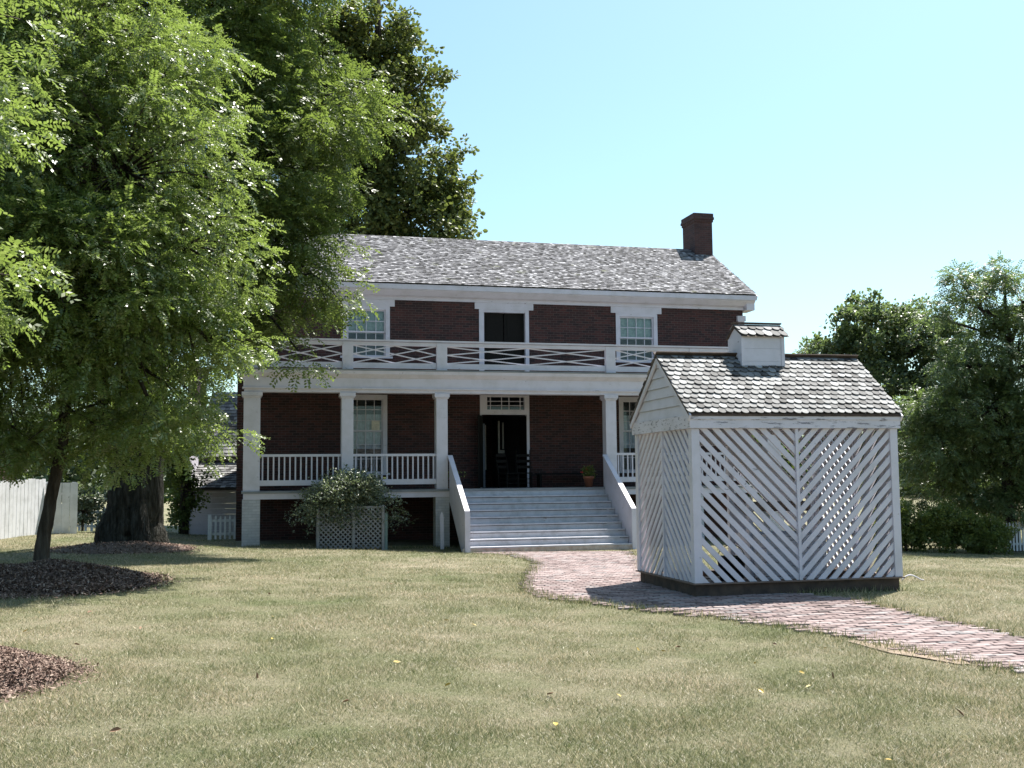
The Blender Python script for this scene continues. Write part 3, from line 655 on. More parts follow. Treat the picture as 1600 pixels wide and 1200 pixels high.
# white lattice round the rose bush, under the porch front
bx_, by_ = hw_(-5.4, -1.0); zb = float(gz(bx_, by_))
def strip_clip(w_, h_, c0, c1, dirn):
    """polygon of the band c0<=z+dirn*x<=c1 inside the rectangle"""
    P = [(0,0),(w_,0),(w_,h_),(0,h_)]
    def clip(P, f):
        out = []
        for k in range(len(P)):
            a_, b_ = P[k], P[(k+1)%len(P)]; fa, fb = f(a_), f(b_)
            if fa >= 0: out.append(a_)
            if (fa >= 0) != (fb >= 0): t = fa/(fa-fb); out.append((a_[0]+(b_[0]-a_[0])*t, a_[1]+(b_[1]-a_[1])*t))
        return out
    P = clip(P, lambda p: p[1]+dirn*p[0]-c0); return clip(P, lambda p: c1-(p[1]+dirn*p[0])) if P else P
def lattice(mb, o, ux, w_, h_, pitch, sw, dirn, th, off=0, jit=0):
    """diagonal slats; dirn=+1 falls along ux, -1 rises along ux; th along the panel normal"""
    ux = Vector(ux); n_ = ux.cross(Vector((0,0,1))).normalized(); o = Vector(o); lo = min(0, dirn*w_); hi = h_+max(0, dirn*w_)
    c = lo-pitch+off
    while c < hi:
        j_ = random.uniform(-jit, jit); P = strip_clip(w_, h_, c+j_, c+sw+j_, dirn)
        if len(P) > 2: mb.prism([o+ux*p[0]+Vector((0,0,p[1])) for p in P], n_*(-th/2+random.uniform(-jit,jit)*.3), n_*(th/2))
        c += pitch
ls = thing('lattice_screen', 'low white diamond lattice screen around the rose bush in front of the porch', 'lattice', (bx_, by_, zb-.05), HYAW)
for a_, b_ in ((-.75,.2),(.2,1.0)):
    m_ = MB(); lattice(m_, (a_,0,.05), (1,0,0), b_-a_, 1.1, .13, .05, 1, .01); lattice(m_, (a_,.012,.05), (1,0,0), b_-a_, 1.1, .13, .05, -1, .01)
    m_.box(a_,b_,-.01,.03,1.15,1.2).build('lattice_panel', M['shadewhite'], ls)
m_ = MB(); lattice(m_, (-.75,0,.05), (0,1,0), .8, 1.1, .13, .05, 1, .01); m_.build('lattice_panel', M['shadewhite'], ls)
for x_ in (-.75,.2,1.0): MB().box(x_-.035,x_+.035,-.05,.02,0,1.22).build('post', M['shadewhite'], ls)
MB().box(1.06,1.14,.1,.18,0,1.0).build('stake', M['teal'], ls)
# rose bush
rg = np.random.default_rng(21)
rb = thing('rose_bush', 'rounded rose bush with pale glinting leaves spilling over the low lattice', 'bush', (bx_, by_, zb), HYAW)
st = MB(); cp = []
for k in range(46):
    a_ = random.uniform(0, 6.28); r_ = random.uniform(.3, 1.55); x_, y_ = .1+r_*math.cos(a_), .25+.6*r_*math.sin(a_); h_ = max(.7, 2.15-.62*(x_-.1)**2*.8-random.random()*.5)
    P = [(.1+random.gauss(0,.15), .4+random.gauss(0,.1), 0), (.1+(x_-.1)*.5, .4+(y_-.4)*.5, h_*.75), (x_, y_, h_)]; st.tube(P, [.016,.011,.005], 5)
    for t in np.linspace(.3, 1, 9): cp.append(tuple(Vector(P[0]).lerp(Vector(P[1]), min(1,t*1.6)) if t < .6 else Vector(P[1]).lerp(Vector(P[2]), (t-.6)/.4)))
st.build('stems', M['bark'], rb)
cp = np.array(cp); n_ = 12000; idx = rg.integers(0, len(cp), n_); pos = cp[idx]+rg.normal(0, [.2,.16,.16], (n_,3)); pos[:,2] = np.maximum(pos[:,2], .35+rg.random(n_)*.5)
pos[:,2] = np.where((pos[:,1] < .25) & (abs(pos[:,0]-.1) < .95), np.maximum(pos[:,2], .45+rg.random(n_)*.7), pos[:,2]); keep = (pos[:,2] < 2.2-.42*(pos[:,0]-.1)**2+rg.normal(0,.12,n_)); pos = pos[keep]
place_leaves('foliage', pos, rg.normal(0,1,(len(pos),3))+[0,-.3,.2], broad_templates(rg, 10, 4, .05, .05), rg, M['bushleaf'], rb)
# whitewashed board leaning beside the stairs
x, y = hw_(-2.72, -.75); o_ = MB().prism([(-.05,-.012,0),(.05,-.012,0),(.05,-.012,1.0),(0,-.012,1.1),(-.05,-.012,1.0)], (0,0,0),(0,.024,0)).build('picket', M['white']); o_.location = (x, y, float(gz(x,y))-.05); o_.rotation_euler = (-.06,0,HYAW)
tag(o_, 'single pointed white picket standing against the pier beside the stairs', 'picket')

# ------------------------------------------------------------------ well house
WX, WY, WYAW, L_, W_ = 2.268, 13.802, .2296, 2.924, 2.135
Z0, Z1, Z2, ZR = .25, 2.21, 2.395, 3.26
well = thing('well_house', 'small white lattice sided well house with shingled gable roof standing on the brick path', 'well house', (WX, WY, 0), WYAW)
MB().box(.03, L_-.03, .04, .2, -.05, .245).box(.03,.2,.2,W_-.2,-.05,.245).box(L_-.2,L_-.03,.2,W_-.2,-.05,.245).box(.03,L_-.03,W_-.2,W_-.04,-.05,.245).build('sill', M['timber'], well, bevel=.01)
MB().box(-.02, L_+.02, -.02, .22, .246, .262).box(-.02,.22,.22,W_+.02,.246,.262).box(L_-.22,L_+.02,.22,W_+.02,.246,.262).build('sill_board', M['plank'], well)
for (u, v) in ((0,0),(L_-.11,0),(0,W_-.11),(L_-.11,W_-.11)): MB().box(u, u+.11, v, v+.11, .263, Z1).build('post', M['white'], well, bevel=.005)
m_ = MB().box(-.03, L_+.03, -.03, .09, Z1+.002, Z2-.01).box(-.03,.09,.091,W_-.091,Z1+.002,Z2-.01).box(L_-.09,L_+.03,.091,W_-.091,Z1+.002,Z2-.01).box(-.03,L_+.03,W_-.09,W_+.03,Z1+.002,Z2-.01)
m_.box(-.045, L_+.045, -.045, -.03, Z2-.07, Z2-.012).build('beam', M['worn'], well)
SW, PI_ = .098, .163; th = .02
def panel(o, ux, w_, dirn, off=0, frame=True):
    m_ = MB(); lattice(m_, o, ux, w_, Z1-.264, PI_, SW, dirn, th, off, .005); m_.build('lattice_panel', M['white'], well)
hf = (L_-.22)/2
panel((.11,.03,.264),(1,0,0), hf-.02, 1); panel((.11+hf+.02,.03,.264),(1,0,0), hf-.02, -1, .03)
MB().box(.11+hf-.02,.11+hf+.02,.0,.06,.264,Z1).build('stile', M['white'], well)
hs = (W_-.22)/2
panel((.03,.11,.264),(0,1,0), hs-.02, -1); panel((.03,.11+hs+.02,.264),(0,1,0), hs-.02, 1)
MB().box(.0,.06,.11+hs-.02,.11+hs+.02,.264,Z1).build('stile', M['white'], well)
panel((L_-.03,.11,.264),(0,1,0), hs-.02, 1, .05); panel((L_-.03,.11+hs+.02,.264),(0,1,0), hs-.02, -1, .02)
MB().box(L_-.06,L_,.11+hs-.02,.11+hs+.02,.264,Z1).build('stile', M['white'], well)
panel((1.5,W_-.03,.264),(1,0,0), L_-.11-1.5, 1, .04)
MB().box(1.42,1.5,W_-.08,W_,.264,Z1).build('stile', M['white'], well)
MB().box(.11,1.42,W_-.07,W_-.02,Z1-.16,Z1-.001).build('door_head', M['white'], well)
# gables: lapped boards, rake boards
wov = .055; sv = Vector((0, W_/2+wov, ZR-Z2)); WS = sv.length
for s_, u in ((-1, -.0), (1, L_)):
    m_ = MB(); nb = 6; hgt = ZR-Z2-.02
    for k in range(nb):
        z0 = Z2-.012+hgt*k/nb; z1 = Z2-.012+hgt*(k+1)/nb; e0 = (W_/2)*(1-(k)/nb)-.01; e1 = (W_/2)*(1-(k+1)/nb)-.004; c_ = W_/2
        x0 = u-.02 if s_ < 0 else u+.02; x1 = u-.004 if s_ < 0 else u+.004
        m_.add([(x0,c_-e0,z0),(x0,c_+e0,z0),(x1,c_+max(e1,0),z1),(x1,c_-max(e1,0),z1),(u-s_*.03,c_-e0,z0),(u-s_*.03,c_+e0,z0)], [(0,1,2,3) if s_ > 0 else (3,2,1,0),(0,4,5,1)])
        m_.add([(x0,c_-e0,z0),(x0,c_+e0,z0),(u-s_*.03,c_+e0,z0),(u-s_*.03,c_-e0,z0)], [(0,1,2,3)])
    m_.build('gable_boards', M['white'], well)
    m_ = MB()
    for q in (-1, 1):
        m_.bar((u+s_*.038, W_/2+q*(W_/2+wov), Z2-.055), (u+s_*.038, W_/2, ZR-.055), .024, .085)
    m_.build('rake_board', M['white'], well)
ro = MB().prism([(0,-wov,Z2-.002),(0,W_/2,ZR-.002),(0,W_+wov,Z2-.002),(0,W_+wov,Z2-.03),(0,W_/2,ZR-.03),(0,-wov,Z2-.03)], (-.052,0,0),(L_+.052,0,0)).build('roof', M['timber'], well)
rr2 = random.Random(9)
m_ = MB(); shingled(m_, (-.06,-wov-.015,Z2), (1,0,0), sv, L_+.12, WS+.02, 13, 29, .010, rr2, .005, True, .2); m_.build('shingles', M['cedar'], ro)
m_ = MB(); shingled(m_, (L_+.06,W_+wov+.015,Z2), (-1,0,0), Vector((0,-(W_/2+wov),ZR-Z2)), L_+.12, WS+.02, 13, 29, .010, rr2, .005, True, .2); m_.build('rear_shingles', M['cedar'], ro)
MB().bar((-.065,W_/2-.035,ZR+.022),(L_+.065,W_/2-.035,ZR+.022),.085,.014,(0,.6,1)).bar((-.065,W_/2+.035,ZR+.022),(L_+.065,W_/2+.035,ZR+.022),.085,.014,(0,-.6,1)).build('ridge_cap', M['timber'], ro)
# cupola
cu0, cu1, cv0, cv1, cz0, cz1, czr = 1.13, 1.74, .85, 1.285, 3.0, 3.53, 3.70
cup = MB(); ch = (cz1-cz0)
for k in range(3):
    z0, z1 = cz0+ch*k/3, cz0+ch*(k+1)/3-.002; e_ = .008
    cup.prism([(cu0-e_,cv0-e_,z0),(cu1+e_,cv0-e_,z0),(cu1+e_,cv1+e_,z0),(cu0-e_,cv1+e_,z0)], (0,0,0),(0,0,z1-z0))
cup.prism([(0,cv0,cz1),(0,cv1,cz1),(0,(cv0+cv1)/2,czr-.01)], (cu0,0,0),(cu1,0,0))
cupo = cup.build('cupola', M['white'], well)
MB().box(cu0-.018,cu0+.03,cv0-.018,cv0+.03,cz0,cz1-.002).box(cu1-.03,cu1+.018,cv0-.018,cv0+.03,cz0,cz1-.002).box(cu0-.02,cu1+.02,cv0-.02,cv0-.0085,cz0+.0,cz0+.09).build('corner_trim', M['white'], cupo)
cvm = (cv0+cv1)/2; co = .055; cs = Vector((0, cvm-cv0+co, czr-cz1+.02))
m_ = MB(); shingled(m_, (cu0-.03,cv0-co,cz1-.012), (1,0,0), cs, cu1-cu0+.11, cs.length+.01, 2, 6, .01, rr2, .0, True, .15)
shingled(m_, (cu1+.08,cv1+co,cz1-.012), (-1,0,0), Vector((0,-(cvm-cv0+co),czr-cz1+.02)), cu1-cu0+.11, cs.length+.01, 2, 6, .01, rr2, .0, True, .15); m_.build('cupola_roof', M['cedar'], cupo)
MB().prism([(0,cv0-co,cz1-.015),(0,cvm,czr+.0),(0,cv1+co,cz1-.015),(0,cvm,czr-.03)], (cu0-.028,0,0),(cu1+.078,0,0)).bar((cu0-.04,cvm,czr+.035),(cu1+.085,cvm,czr+.035),.07,.02).build('cupola_ridge', M['timber'], cupo)
def ww(u, v): return (WX+u*math.cos(WYAW)-v*math.sin(WYAW), WY+u*math.sin(WYAW)+v*math.cos(WYAW))
# inside: floor planks, curb, windlass and bucket
MB().box(.2,1.9,.9,1.15,.1,.2).box(.2,1.9,1.3,1.5,.1,.2).build('floor_plank', M['plank'], well)
x, y = ww(1.85, 1.3); e = thing('well_curb', 'low wooden well curb with a windlass inside the lattice well house', 'well curb', (x, y, .05), WYAW)
m_ = MB()
for k in range(4): z = .0+k*.19; m_.box(-.45,.45,-.45,-.42,z,z+.18).box(-.45,.45,.42,.45,z,z+.18).box(-.45,-.42,-.419,.419,z,z+.18).box(.42,.45,-.419,.419,z,z+.18)
m_.build('curb_box', M['worn'], e)
for s_ in (-1, 1): MB().box(s_*.47-.03,s_*.47+.03,-.05,.05,0,1.25).build('upright', M['white'], e)
MB().tube([(-.44,0,1.12),(.44,0,1.12)],[.07,.07],14).tube([(.5,0,1.12),(.62,0,1.12)],[.012,.012],8).tube([(.62,0,1.12),(.62,0,.9)],[.012,.012],8).build('windlass', M['plank'], e)
x, y = ww(.78, .62); e = thing('bucket', 'black bucket standing on the floor of the well house behind the front lattice', 'bucket', (x, y, .2), WYAW)
MB().lathe([(0,0),(.15,0),(.19,.34),(.195,.34),(.18,.33),(.14,.03),(0,.03)], n_=22).build('pail', M['black'], e, True)
MB().tube([(.19*math.cos(t),0,.33+.16*math.sin(t)) for t in np.linspace(0,math.pi,12)],[.006]*12,6).build('handle', M['black'], e, True)

# ------------------------------------------------------------------ fences, outbuildings
def picket_fence(label, p0, p1, h, sp=.13, wd=.075, pw=.02, group=None, name='picket_fence', post_every=2.4, mat=None, gapless=False, pointy=True):
    mat = mat or M['picket']
    x0, y0 = p0; x1, y1 = p1; D = math.hypot(x1-x0, y1-y0); a_ = math.atan2(y1-y0, x1-x0); z0 = float(gz(x0, y0)); e = thing(name, label, 'fence', (x0, y0, z0), a_, group)
    def zz(s_): return float(gz(x0+math.cos(a_)*s_, y0+math.sin(a_)*s_))-z0
    m_ = MB(); s_ = 0
    while s_ < D:
        z = zz(s_); hh = h+random.uniform(-.02,.02)
        if pointy: m_.prism([(s_,-.01,z+.03),(s_+wd,-.01,z+.03),(s_+wd,-.01,z+hh-.06),(s_+wd/2,-.01,z+hh),(s_,-.01,z+hh-.06)], (0,-pw,0),(0,0,0))
        else: m_.box(s_, s_+wd, -.01-pw+random.uniform(-.004,.004), -.01, z-.02, z+hh)
        s_ += sp+random.uniform(-.004,.004)
    m_.build('pickets' if pointy else 'boards', mat, e)
    n_ = max(1, int(D/2))
    for f_ in (.25, .78):
        r_ = MB()
        for k in range(n_):
            s0, s1 = D*k/n_, D*(k+1)/n_; r_.bar((s0,.02,zz(s0)+h*f_),(s1,.02,zz(s1)+h*f_),.05,.07)
        r_.build('rail', mat, e)
    k = 0.0
    while k <= D+.01: MB().box(k-.05,k+.05,.05,.15,zz(k)-.1,zz(k)+h*1.02).build('post', mat, e); k += post_every
picket_fence('low white picket fence running between the big tree trunks and the brick house', (-9.2,33.2), (-7.0,33.9), .75, .14, .06)
picket_fence('grey weathered picket fence left of the old double trunk', (-13.4,32.4), (-11.9,32.7), .8, .17, .07)
picket_fence('white picket fence at the right edge beyond the hedge', (15.1,34.6), (20.5,35.4), .95, .11, .06)
picket_fence('tall white board fence of uneven vertical planks at the far left edge', (-13.6,22.0), (-12.45,29.0), 1.45, .155, .14, .025, name='board_fence', pointy=False)
picket_fence('short white board fence panel closing the corner behind the young tree', (-12.4,29.0), (-11.75,29.3), 1.35, .2, .19, .025, name='board_fence', pointy=False, post_every=.7)

def outbuilding():
    e = thing('outbuilding', 'white boarded outbuilding with two shingled roof slopes at the left end of the brick house', 'building', (-11.5, 38.4, -.5), .05)
    m_ = MB()
    for k in range(10): z = k*.19; m_.box(0,5,0,.05,z,z+.185)
    m_.box(0,.1,.05,6,0,3).box(5,5.1,0,6,0,3).box(.1,5,1.8,1.9,1.8,3.0).prism([(0,1.5,3.0),(0,6,3.0),(0,4.5,5.6)],(.0,0,0),(.1,0,0))
    m_.build('wall', M['white'], e)
    rr_ = random.Random(3); r0 = MB().prism([(0,-.3,1.85),(0,1.75,2.85),(0,1.75,2.78),(0,-.3,1.78)],(-.1,0,0),(5.1,0,0)).prism([(0,1.5,2.97),(0,4.5,5.6),(0,7.5,2.97),(0,7.5,2.9),(0,4.5,5.5),(0,1.5,2.9)],(-.1,0,0),(5.1,0,0)).build('roof', M['under'], e)
    m_ = MB(); shingled(m_, (-.12,-.32,1.86),(1,0,0),Vector((0,2.05,1.0)),5.2,2.25,12,30,.014,rr_); shingled(m_, (-.12,1.48,2.98),(1,0,0),Vector((0,3,2.63)),5.2,3.98,20,30,.014,rr_); m_.build('shingles', M['cedar'], r0)
    MB().box(.0,.12,-.06,-.002,0,1.9).build('corner_post', M['blackwood'], e)
    MB().box(-.45,-.12,1.9,3.4,0,6.4).build('chimney', M['brick'], e)
outbuilding()
e = thing('shed', 'brown walled shed with low pinkish shingled roof behind the tall board fence', 'building', (-21.1, 31.5, .2), .1)
MB().box(0,5.2,0,4,0,2.0).prism([(0,0,2.0),(0,4,2.0),(0,2,3.3)],(0,0,0),(5.2,0,0)).build('wall', M['brick'], e)
r0 = MB().prism([(0,-.3,1.85),(0,2,3.42),(0,4.3,1.85),(0,4.3,1.78),(0,2,3.35),(0,-.3,1.78)],(-.2,0,0),(5.4,0,0)).build('roof', M['under'], e)
m_ = MB(); shingled(m_, (-.2,-.3,1.86),(1,0,0),Vector((0,2.3,1.57)),5.6,2.78,14,34,.014,random.Random(4)); m_.build('shingles', M['roof'], r0)

# ------------------------------------------------------------------ mulch, trees
mound('mulch_mound', -6.7, 15.6, 1.55, .26, 'mound of reddish bark mulch around the young tree', 1)
mound('mulch_mound', -8.5, 23.8, 1.5, .10, 'low mulch bed spread at the foot of the old double trunk', 2, 4000)
mound('mulch_mound', -4.6, 8.3, 1.15, .28, 'mulch mound cut off by the lower left corner of the view', 3, 42000, .62)
rg = np.random.default_rng(5)
TL = frond_templates(rg, 14, 8, .24, .062, .026); TM = frond_templates(rg, 14, 6, .34, .10, .042)
TB = broad_templates(rg, 14, 6, .16, .19); TR = broad_templates(rg, 14, 6, .14, .15)
tree('young_locust_tree', 'young locust tree with a slim leaning dark trunk rising from the mulch mound', 'tree', (-7.17,16.6,.25),
     [(0,0,-.1),(.06,0,.5),(.16,.02,1.2),(.28,.05,1.9),(.35,.1,3.2),(.3,.1,5.5),(.2,.1,8)], [.135,.105,.09,.085,.075,.055,.03],
     [(-.6,0,3.4,2.6,2.5,1.3),(1.4,-.1,3.3,1.4,1.6,1.15),(-2.2,0,4.2,2.0,2.2,1.6),(2.25,-.2,4.9,1.15,1.5,1.2),(1.3,-.5,6.1,1.7,1.9,1.4),(-1,-.6,6.0,2.4,2.2,1.8),(.3,.3,8.2,2.3,2.3,1.8),(-2.4,.2,8,2.2,2.2,1.9),(-.3,0,10,1.9,2,1.5),(.6,-1.3,4.3,1.7,1.3,1.3),(-1.8,-1.2,3.2,1.6,1.2,1.0),(1.7,.1,7.4,1.1,1.5,.9),(1.0,-.3,2.05,1.3,1.2,.6),(1.9,-.2,2.1,.9,1.1,.5),(-1.0,-.3,2.0,1.2,1.2,.55),(-2.6,-.2,2.3,1.2,1.3,.7),(2.5,0,3.5,.75,.9,.6),(-.2,-.5,4.6,3.0,2.0,1.3),(1.4,-.4,4.2,1.6,1.5,1.0),(-.5,-.8,7.3,2.6,1.6,1.3)],
     1300, 34, TL, M['locust'], M['bark'], (.5,.26), 31)
tree('near_locust_tree', 'leafy locust tree cropped by the left edge over the lower mulch mound', 'tree', (-5.6,8.9,.15),
     [(0,0,-.1),(.05,0,1.5),(0,0,3.5),(0,.1,6)], [.14,.11,.09,.04],
     [(.2,0,3.0,1.4,1.6,.8),(-.5,0,4.2,1.9,2,1.3),(.1,.3,5.6,1.7,1.8,1.2),(-.6,-.9,2.6,1.3,1.2,.6)], 130, 34, TL, M['locust'], M['bark'], (.42,.22), 32)
tree('old_locust_tree', 'tall old locust with massive furrowed trunks, its boughs hanging over the porch corner', 'tree', (-8.75,24.6,.15),
     [[(0,0,-.2),(.0,0,.35),(-.02,0,1.0),(.0,0,2.2),(.2,.1,4.5),(.4,.2,8),(.5,.2,12)], [(-.3,-.1,-.2),(-.34,-.05,.3),(-.24,0,.8),(-.1,0,1.5)], [(.45,-.12,-.2),(.4,-.1,.4),(.28,-.05,1.4),(.2,0,2.4)],[(-.12,2.4,-.2),(-.17,2.4,.5),(-.15,2.4,2.0),(.1,2.0,5.0),(.8,1.5,9)]],
     [[.46,.38,.34,.32,.28,.2,.1], [.26,.27,.17,.1], [.27,.22,.18,.12], [.40,.28,.25,.2,.1]],
     [(2.3,-1.0,5.8,2.2,2.0,1.5),(3.6,-.8,6.8,1.4,1.6,1.4),(3.2,-.6,8.6,2.2,2.2,1.7),(4.3,0,10.0,1.6,2,1.5),(1.5,0,11.5,2.8,2.6,2.0),(2.6,0,13.6,2.4,2.4,1.6),(-1.5,0,12,2.8,2.8,2.2),(-3,0,9,2.8,2.6,2.2),(0,-.5,8,2.6,2.4,1.8),(4.7,-1.3,5.7,.75,.8,.6),(4.2,-1.5,4.2,.5,.5,.55),(1.0,-.8,4.6,1.6,1.4,.9),(-2.8,0,5.5,2.2,2,1.4),(2.6,-.9,5.0,1.0,1.0,.8),(.6,.3,2.9,.9,.9,.6),(.3,-1.0,2.7,1.1,.7,.55),(1.2,-.6,2.6,.8,.7,.45)],
     900, 36, TM, M['locust2'], M['oldbark'], (.66,.34), 33, trunk_n=22)
tree('tulip_tree', 'towering broad leaved tree with open sky gaps standing behind the house roof', 'tree', (-6.5,50,-.6),
     [(0,0,0),(0,0,8),(.3,0,16),(.3,0,26)], [.6,.5,.35,.1],
     [(2.3,0,14.3,2.4,2.6,2.6),(1.7,0,17.5,2.6,2.6,2.4),(.8,0,20.5,2.6,2.5,2.4),(-1,0,15,3.2,3,3.2),(-1.3,0,19,3.2,3,2.8),(.0,0,23.0,2.0,2.1,2.0),(1.3,0,23.6,.8,1.2,1.0),(3.5,0,15.3,1.3,1.6,1.6),(-4,0,17,3,3,4),(-3,0,22.5,2.6,2.6,2.4),(-3.4,0,20,2.2,2.2,2.4),(-1.6,0,23.4,1.8,2,1.6),(.2,0,11.5,3.2,2.8,2.2),(2.7,0,21.0,1.0,1.0,.7)],
     640, 27, TB, M['tulip'], M['bark'], (.85,.6), 34, droop=-.1)
tree('maple_tree', 'round topped blue green tree directly behind the right end of the well house', 'tree', (15.6,47,-1),
     [(0,0,0),(0,0,3),(.2,0,7)], [.3,.25,.1],
     [(0,0,8.6,2.3,2.2,1.9),(-1.6,0,7.4,1.8,2,2.0),(1.9,0,8.2,1.9,1.9,1.9),(3.2,0,6.8,1.7,2,2.2),(.3,0,5.5,2.8,2.4,2.4),(-1.3,0,4.2,1.8,2,1.8),(3,0,3.8,2,2,1.8),(4.3,0,5.5,1.5,1.5,1.8)],
     360, 26, TR, M['maple'], M['bark'], (.6,.42), 35, droop=-.1)
tree('right_locust_tree', 'feathery dark locust tree filling the right edge above the hedge', 'tree', (16.0,35,-.9),
     [(0,0,-.1),(-.2,0,1.5),(-.1,0,4),(.2,0,7)], [.22,.17,.13,.05],
     [(-.9,0,7.9,1.2,1.4,.9),(-1.3,0,8.6,.7,.9,.6),(.1,0,9.0,.9,1,.5),(.6,0,8.1,1.4,1.5,.9),(-1.5,0,5.9,1.5,1.6,1.1),(.4,0,6.4,1.9,1.9,1.3),(-1.0,0,4.5,2.0,1.9,1.2),(1.3,-.2,4.6,2.1,1.9,1.4),(-1.8,0,3.2,1.3,1.5,.9),(.4,-.3,3.2,2.0,1.7,.9),(-2.2,0,7.6,.5,.7,.35),(2.4,0,6,1.8,1.8,1.8),(-2.2,0,2.0,1.2,1,1.1),(-2.7,0,3.6,1.1,1.2,1.2),(.2,0,1.6,1.8,1.2,.8),(1.8,0,2,1.5,1.2,1.2),(-.6,.5,2.6,2.0,1.5,1.2),(1.6,.3,2.6,2.0,1.5,1.2),(-2.3,0,4.6,1.2,1.2,1.0)],
     600, 28, TM, M['rightleaf'], M['bark'], (.48,.24), 36, zmin=.45)
tree('shade_tree', 'dark leafy tree low behind the picket fence between old trunk and outbuilding', 'tree', (-11.0,36.4,-.2),
     [(0,0,0),(0,0,2)], [.12,.06],
     [(0,0,1.6,.5,.8,1.2),(-.6,0,3,.9,1,1.1),(-.3,0,3.4,.6,.9,.9)], 80, 26, TR*.6, M['locust2'], M['bark'], (.4,.3), 37)
tree('garden_shrub', 'pale straggly shrub growing over the grey pickets at the far left', 'shrub', (-12.5,31.8,.2),
     [(0,0,0),(0,0,.6)], [.04,.02], [(0,0,.7,.6,.4,.45),(.3,0,1.0,.5,.4,.3)], 36, 14, TR*.5, M['bushleaf'], M['bark'], (.25,.2), 38)
for k, (x, y, rx, h, lab) in enumerate(((12.0,33.6,1.15,1.55,'dark green rounded hedge bush nearest the well house'),(13.4,33.5,1.1,1.55,'middle hedge bush under the feathery right tree'),(14.4,33.4,.75,1.2,'light green hedge bush beside the right picket fence'))):
    tree('hedge_bush', lab, 'bush', (x, y, float(gz(x,y))), [(0,0,0),(0,0,.6)], [.06,.03], [(0,0,h*.45,rx,.8,h*.5),(-.3*rx,-.1,h*.6,rx*.6,.6,h*.42),(.4*rx,0,h*.5,rx*.6,.6,h*.4)], 95, 24, TR*.42, M['hedge'], M['bark'], (.24,.2), 40+k, group='hedge bushes under the right trees', droop=.1)
for x, y, h, lab in ((18.0,40,3.2,'thin sapling beyond the right picket fence'),(13.2,44,3.0,'small field tree seen under the hanging boughs at right')):
    tree('sapling', lab, 'tree', (x, y, float(gz(x,y))), [(0,0,0),(0,0,h*.6)], [.06,.03], [(0,0,h*.7,.8,.7,h*.28)], 30, 16, TR*.7, M['rightleaf'], M['bark'], (.3,.25), 50+int(x))
# distant wood, one mass
rg = np.random.default_rng(77); n_ = 5200; x = rg.uniform(-110, 130, n_); y = rg.uniform(120, 145, n_); top = 8+3*np.sin(x*.09)+2*np.sin(x*.31+1)+1.2*np.sin(x*.8)
pos = np.stack([x, y, -2+rg.random(n_)**.7*(top+1)], -1); kind(place_leaves('distant_wood', pos, rg.normal(0,1,(n_,3)), broad_templates(rg, 10, 8, 1.3, 1.0), rg, M['wood'], None), 'stuff')

# ------------------------------------------------------------------ grass blades
def blades(name, n_, ymin, ymax, xl, xr, hmin, hmax, wd, seed, mat=None, lean=(.2, 1.5)):
    rg = np.random.default_rng(seed)
    y = ymin*(ymax/ymin)**rg.random(n_); x = y*rg.uniform(xl, xr, n_)
    jx, jy = x+rg.normal(0,.03,n_), y+rg.normal(0,.03,n_)
    ok = ~inpoly(jx, jy, PATH)
    dx, dy = x-WX, y-WY; u = dx*math.cos(WYAW)+dy*math.sin(WYAW); v = -dx*math.sin(WYAW)+dy*math.cos(WYAW); ok &= ~((u > .05) & (u < L_-.05) & (v > .05) & (v < W_-.05))
    dx, dy = x-HX, y-HY; u = dx*math.cos(HYAW)+dy*math.sin(HYAW); v = -dx*math.sin(HYAW)+dy*math.cos(HYAW); ok &= ~((np.abs(u) < 8.3) & (v > -.1)) & ~((np.abs(u) < 2.5) & (v > -2.4))
    for cx, cy, r in MULCH: ok &= ~(np.hypot(x-cx, y-cy) < r*rg.uniform(.8, 1.04, n_))
    x, y = x[ok], y[ok]; n_ = len(x); z = gz(x, y)
    s_ = 1+np.maximum(0, (y-9))*.055
    clump = .8+.4*np.sin(x*3.1+np.sin(y*2.3)*2)*np.sin(y*2.7+np.sin(x*1.9)*2)
    h = rg.uniform(hmin, hmax, n_)*clump*(1+.25*(s_-1)); w_ = wd*s_*rg.uniform(.6, 1.4, n_); az = rg.random(n_)*6.283; ln = rg.uniform(*lean, n_)*h
    la = rg.random(n_)*6.283; b_ = np.stack([x, y, z-.004], -1); sx = np.stack([np.cos(az), np.sin(az), 0*az], -1)*w_[:,None]/2
    tip = b_+np.stack([np.cos(la)*ln, np.sin(la)*ln, h], -1)
    V = np.stack([b_-sx, b_+sx, tip], 1).reshape(-1, 3)
    return kind(npmesh(name, V, np.arange(n_*3).reshape(-1, 3), mat or M['blade']), 'stuff')
M['straw'] = island('dry_straw_blade', [(0,(.17,.14,.08)),(.5,(.33,.29,.20)),(1,(.55,.51,.42))], .6, 20, .1)
blades('dry_grass', 170000, 5.2, 30, -.52, .52, .010, .030, .0046, 63, M['straw'], (1.2, 3.2))
blades('lawn_grass', 1150000, 5.2, 42, -.52, .52, .012, .042, .0036, 61)
blades('long_grass', 60000, 5.2, 26, -.52, .52, .04, .075, .0045, 64, None, (.3, 1.2))
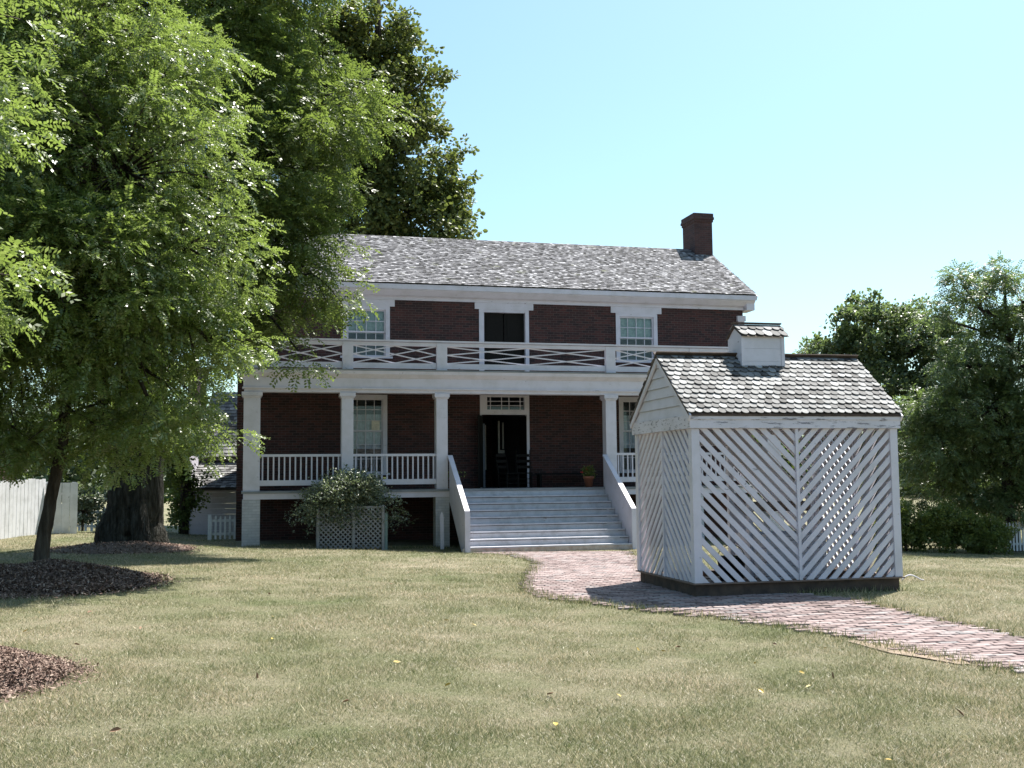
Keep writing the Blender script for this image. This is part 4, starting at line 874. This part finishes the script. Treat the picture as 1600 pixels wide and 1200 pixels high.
# taller tufts along the sill, piers and path edges
def tufts(pts, n_, seed):
    rg = np.random.default_rng(seed); P = np.array(pts)[rg.integers(0, len(pts), n_)]+rg.normal(0, .09, (n_,2)); x, y = P[:,0], P[:,1]; z = gz(x, y)
    h = rg.uniform(.03,.10,n_); az = rg.random(n_)*6.283; la = rg.random(n_)*6.283; ln = rg.uniform(.1,.8,n_)*h; b_ = np.stack([x,y,z],-1); sx = np.stack([np.cos(az),np.sin(az),0*az],-1)*.005
    V = np.stack([b_-sx, b_+sx, b_+np.stack([np.cos(la)*ln, np.sin(la)*ln, h],-1)],1).reshape(-1,3); kind(npmesh('edge_grass', V, np.arange(n_*3).reshape(-1,3), M['blade']), 'stuff')
ed = [];
for k in range(len(front)+len(back)):
    a_, b_ = PATH[k], PATH[(k+1) % len(PATH)]
    if np.hypot(*(a_-b_)) > 4 and k >= len(front)-1: pass
    for t in np.linspace(0, 1, 14): ed.append(tuple(a_+(b_-a_)*t))
ed = [p for p in ed if not (1.9 < p[0] < 5.0 and 13.4 < p[1] < 17)]
for t in np.linspace(.45, 1, 20): ed.append(ww(L_*t, .02)); 
for t in np.linspace(-8, -2.6, 60): ed.append(hw_(t, -.1)); ed.append(hw_(t*.9, -.3))
tufts(ed, 9000, 62)

# fallen yellow leaves
proto = None
for k, (px, py) in enumerate([(868,1141),(997,1021),(1037,1024),(1253,1057),(1263,1079),(1190,1087),(966,1094),(698,973),(425,1004),(425,968),(1180,1043),(700,1075),(740,980),(1290,1018),(60,962),(40,990),(490,1180),(1388,1196),(620,1040),(985,992)]):
    x, y = gp(px, py); s_ = random.uniform(.018,.036)
    if proto is None:
        V = [(-1,0,0),(-.5,.45,.18),(.2,.5,.22),(1,0,.1),(.2,-.5,.18),(-.5,-.45,.2),(0,0,.02)]
        m_ = MB(); m_.add(V, [(6,0,1),(6,1,2),(6,2,3),(6,3,4),(6,4,5),(6,5,0)]); o_ = m_.build('fallen_leaf', M['yleaf']); proto = o_
    else: o_ = proto.copy(); C.objects.link(o_)
    o_.location = (x, y, float(gz(x, y))+.03); o_.scale = (s_,)*3; o_.rotation_euler = (random.gauss(0,.4), random.gauss(0,.4), random.random()*6.28)
    tag(o_, 'small yellow fallen leaf lying on the dry lawn', 'leaf', 'yellow leaves fallen on the lawn')
# a few curled brown leaves nearer the trees
M['bleaf'] = plain('brown_leaf', (.20,.11,.06), .7); proto = None
for px, py in [(300,930),(350,905),(140,960),(220,985),(420,930),(120,1010),(330,975),(500,905),(610,915),(180,1150),(1300,1060),(1060,1016),(860,1090),(540,1100),(1500,1120),(1210,1010),(400,1060)]:
    x, y = gp(px, py); s_ = random.uniform(.022,.04)
    if proto is None:
        m_ = MB(); m_.add([(-1,0,0),(-.5,.4,.35),(.3,.42,.4),(1,0,.2),(.3,-.4,.35),(-.5,-.4,.4),(0,0,.02)], [(6,0,1),(6,1,2),(6,2,3),(6,3,4),(6,4,5),(6,5,0)]); o_ = m_.build('dead_leaf', M['bleaf']); proto = o_
    else: o_ = proto.copy(); C.objects.link(o_)
    o_.location = (x, y, float(gz(x, y))+.02); o_.scale = (s_,)*3; o_.rotation_euler = (random.gauss(0,.5), random.gauss(0,.5), random.random()*6.28)
    tag(o_, 'small curled brown dead leaf lying on the dry lawn', 'leaf', 'brown leaves fallen on the lawn')
# pale garden hose end by the right corner of the well house
x, y = gp(1409, 909); P = []
for t in np.linspace(0, 1, 14): P.append((t*.32, .0+.02*math.sin(t*3), .02+.09*math.sin(math.pi*min(1, t*1.1))*(1-t*.5)))
o_ = MB().tube(P, [.009]*14, 8).build('pale_pipe', M['white'], None, True); o_.location = (x, y, float(gz(x, y))); tag(o_, 'short pale curved pipe lying in the grass at the right corner of the well house', 'pipe')
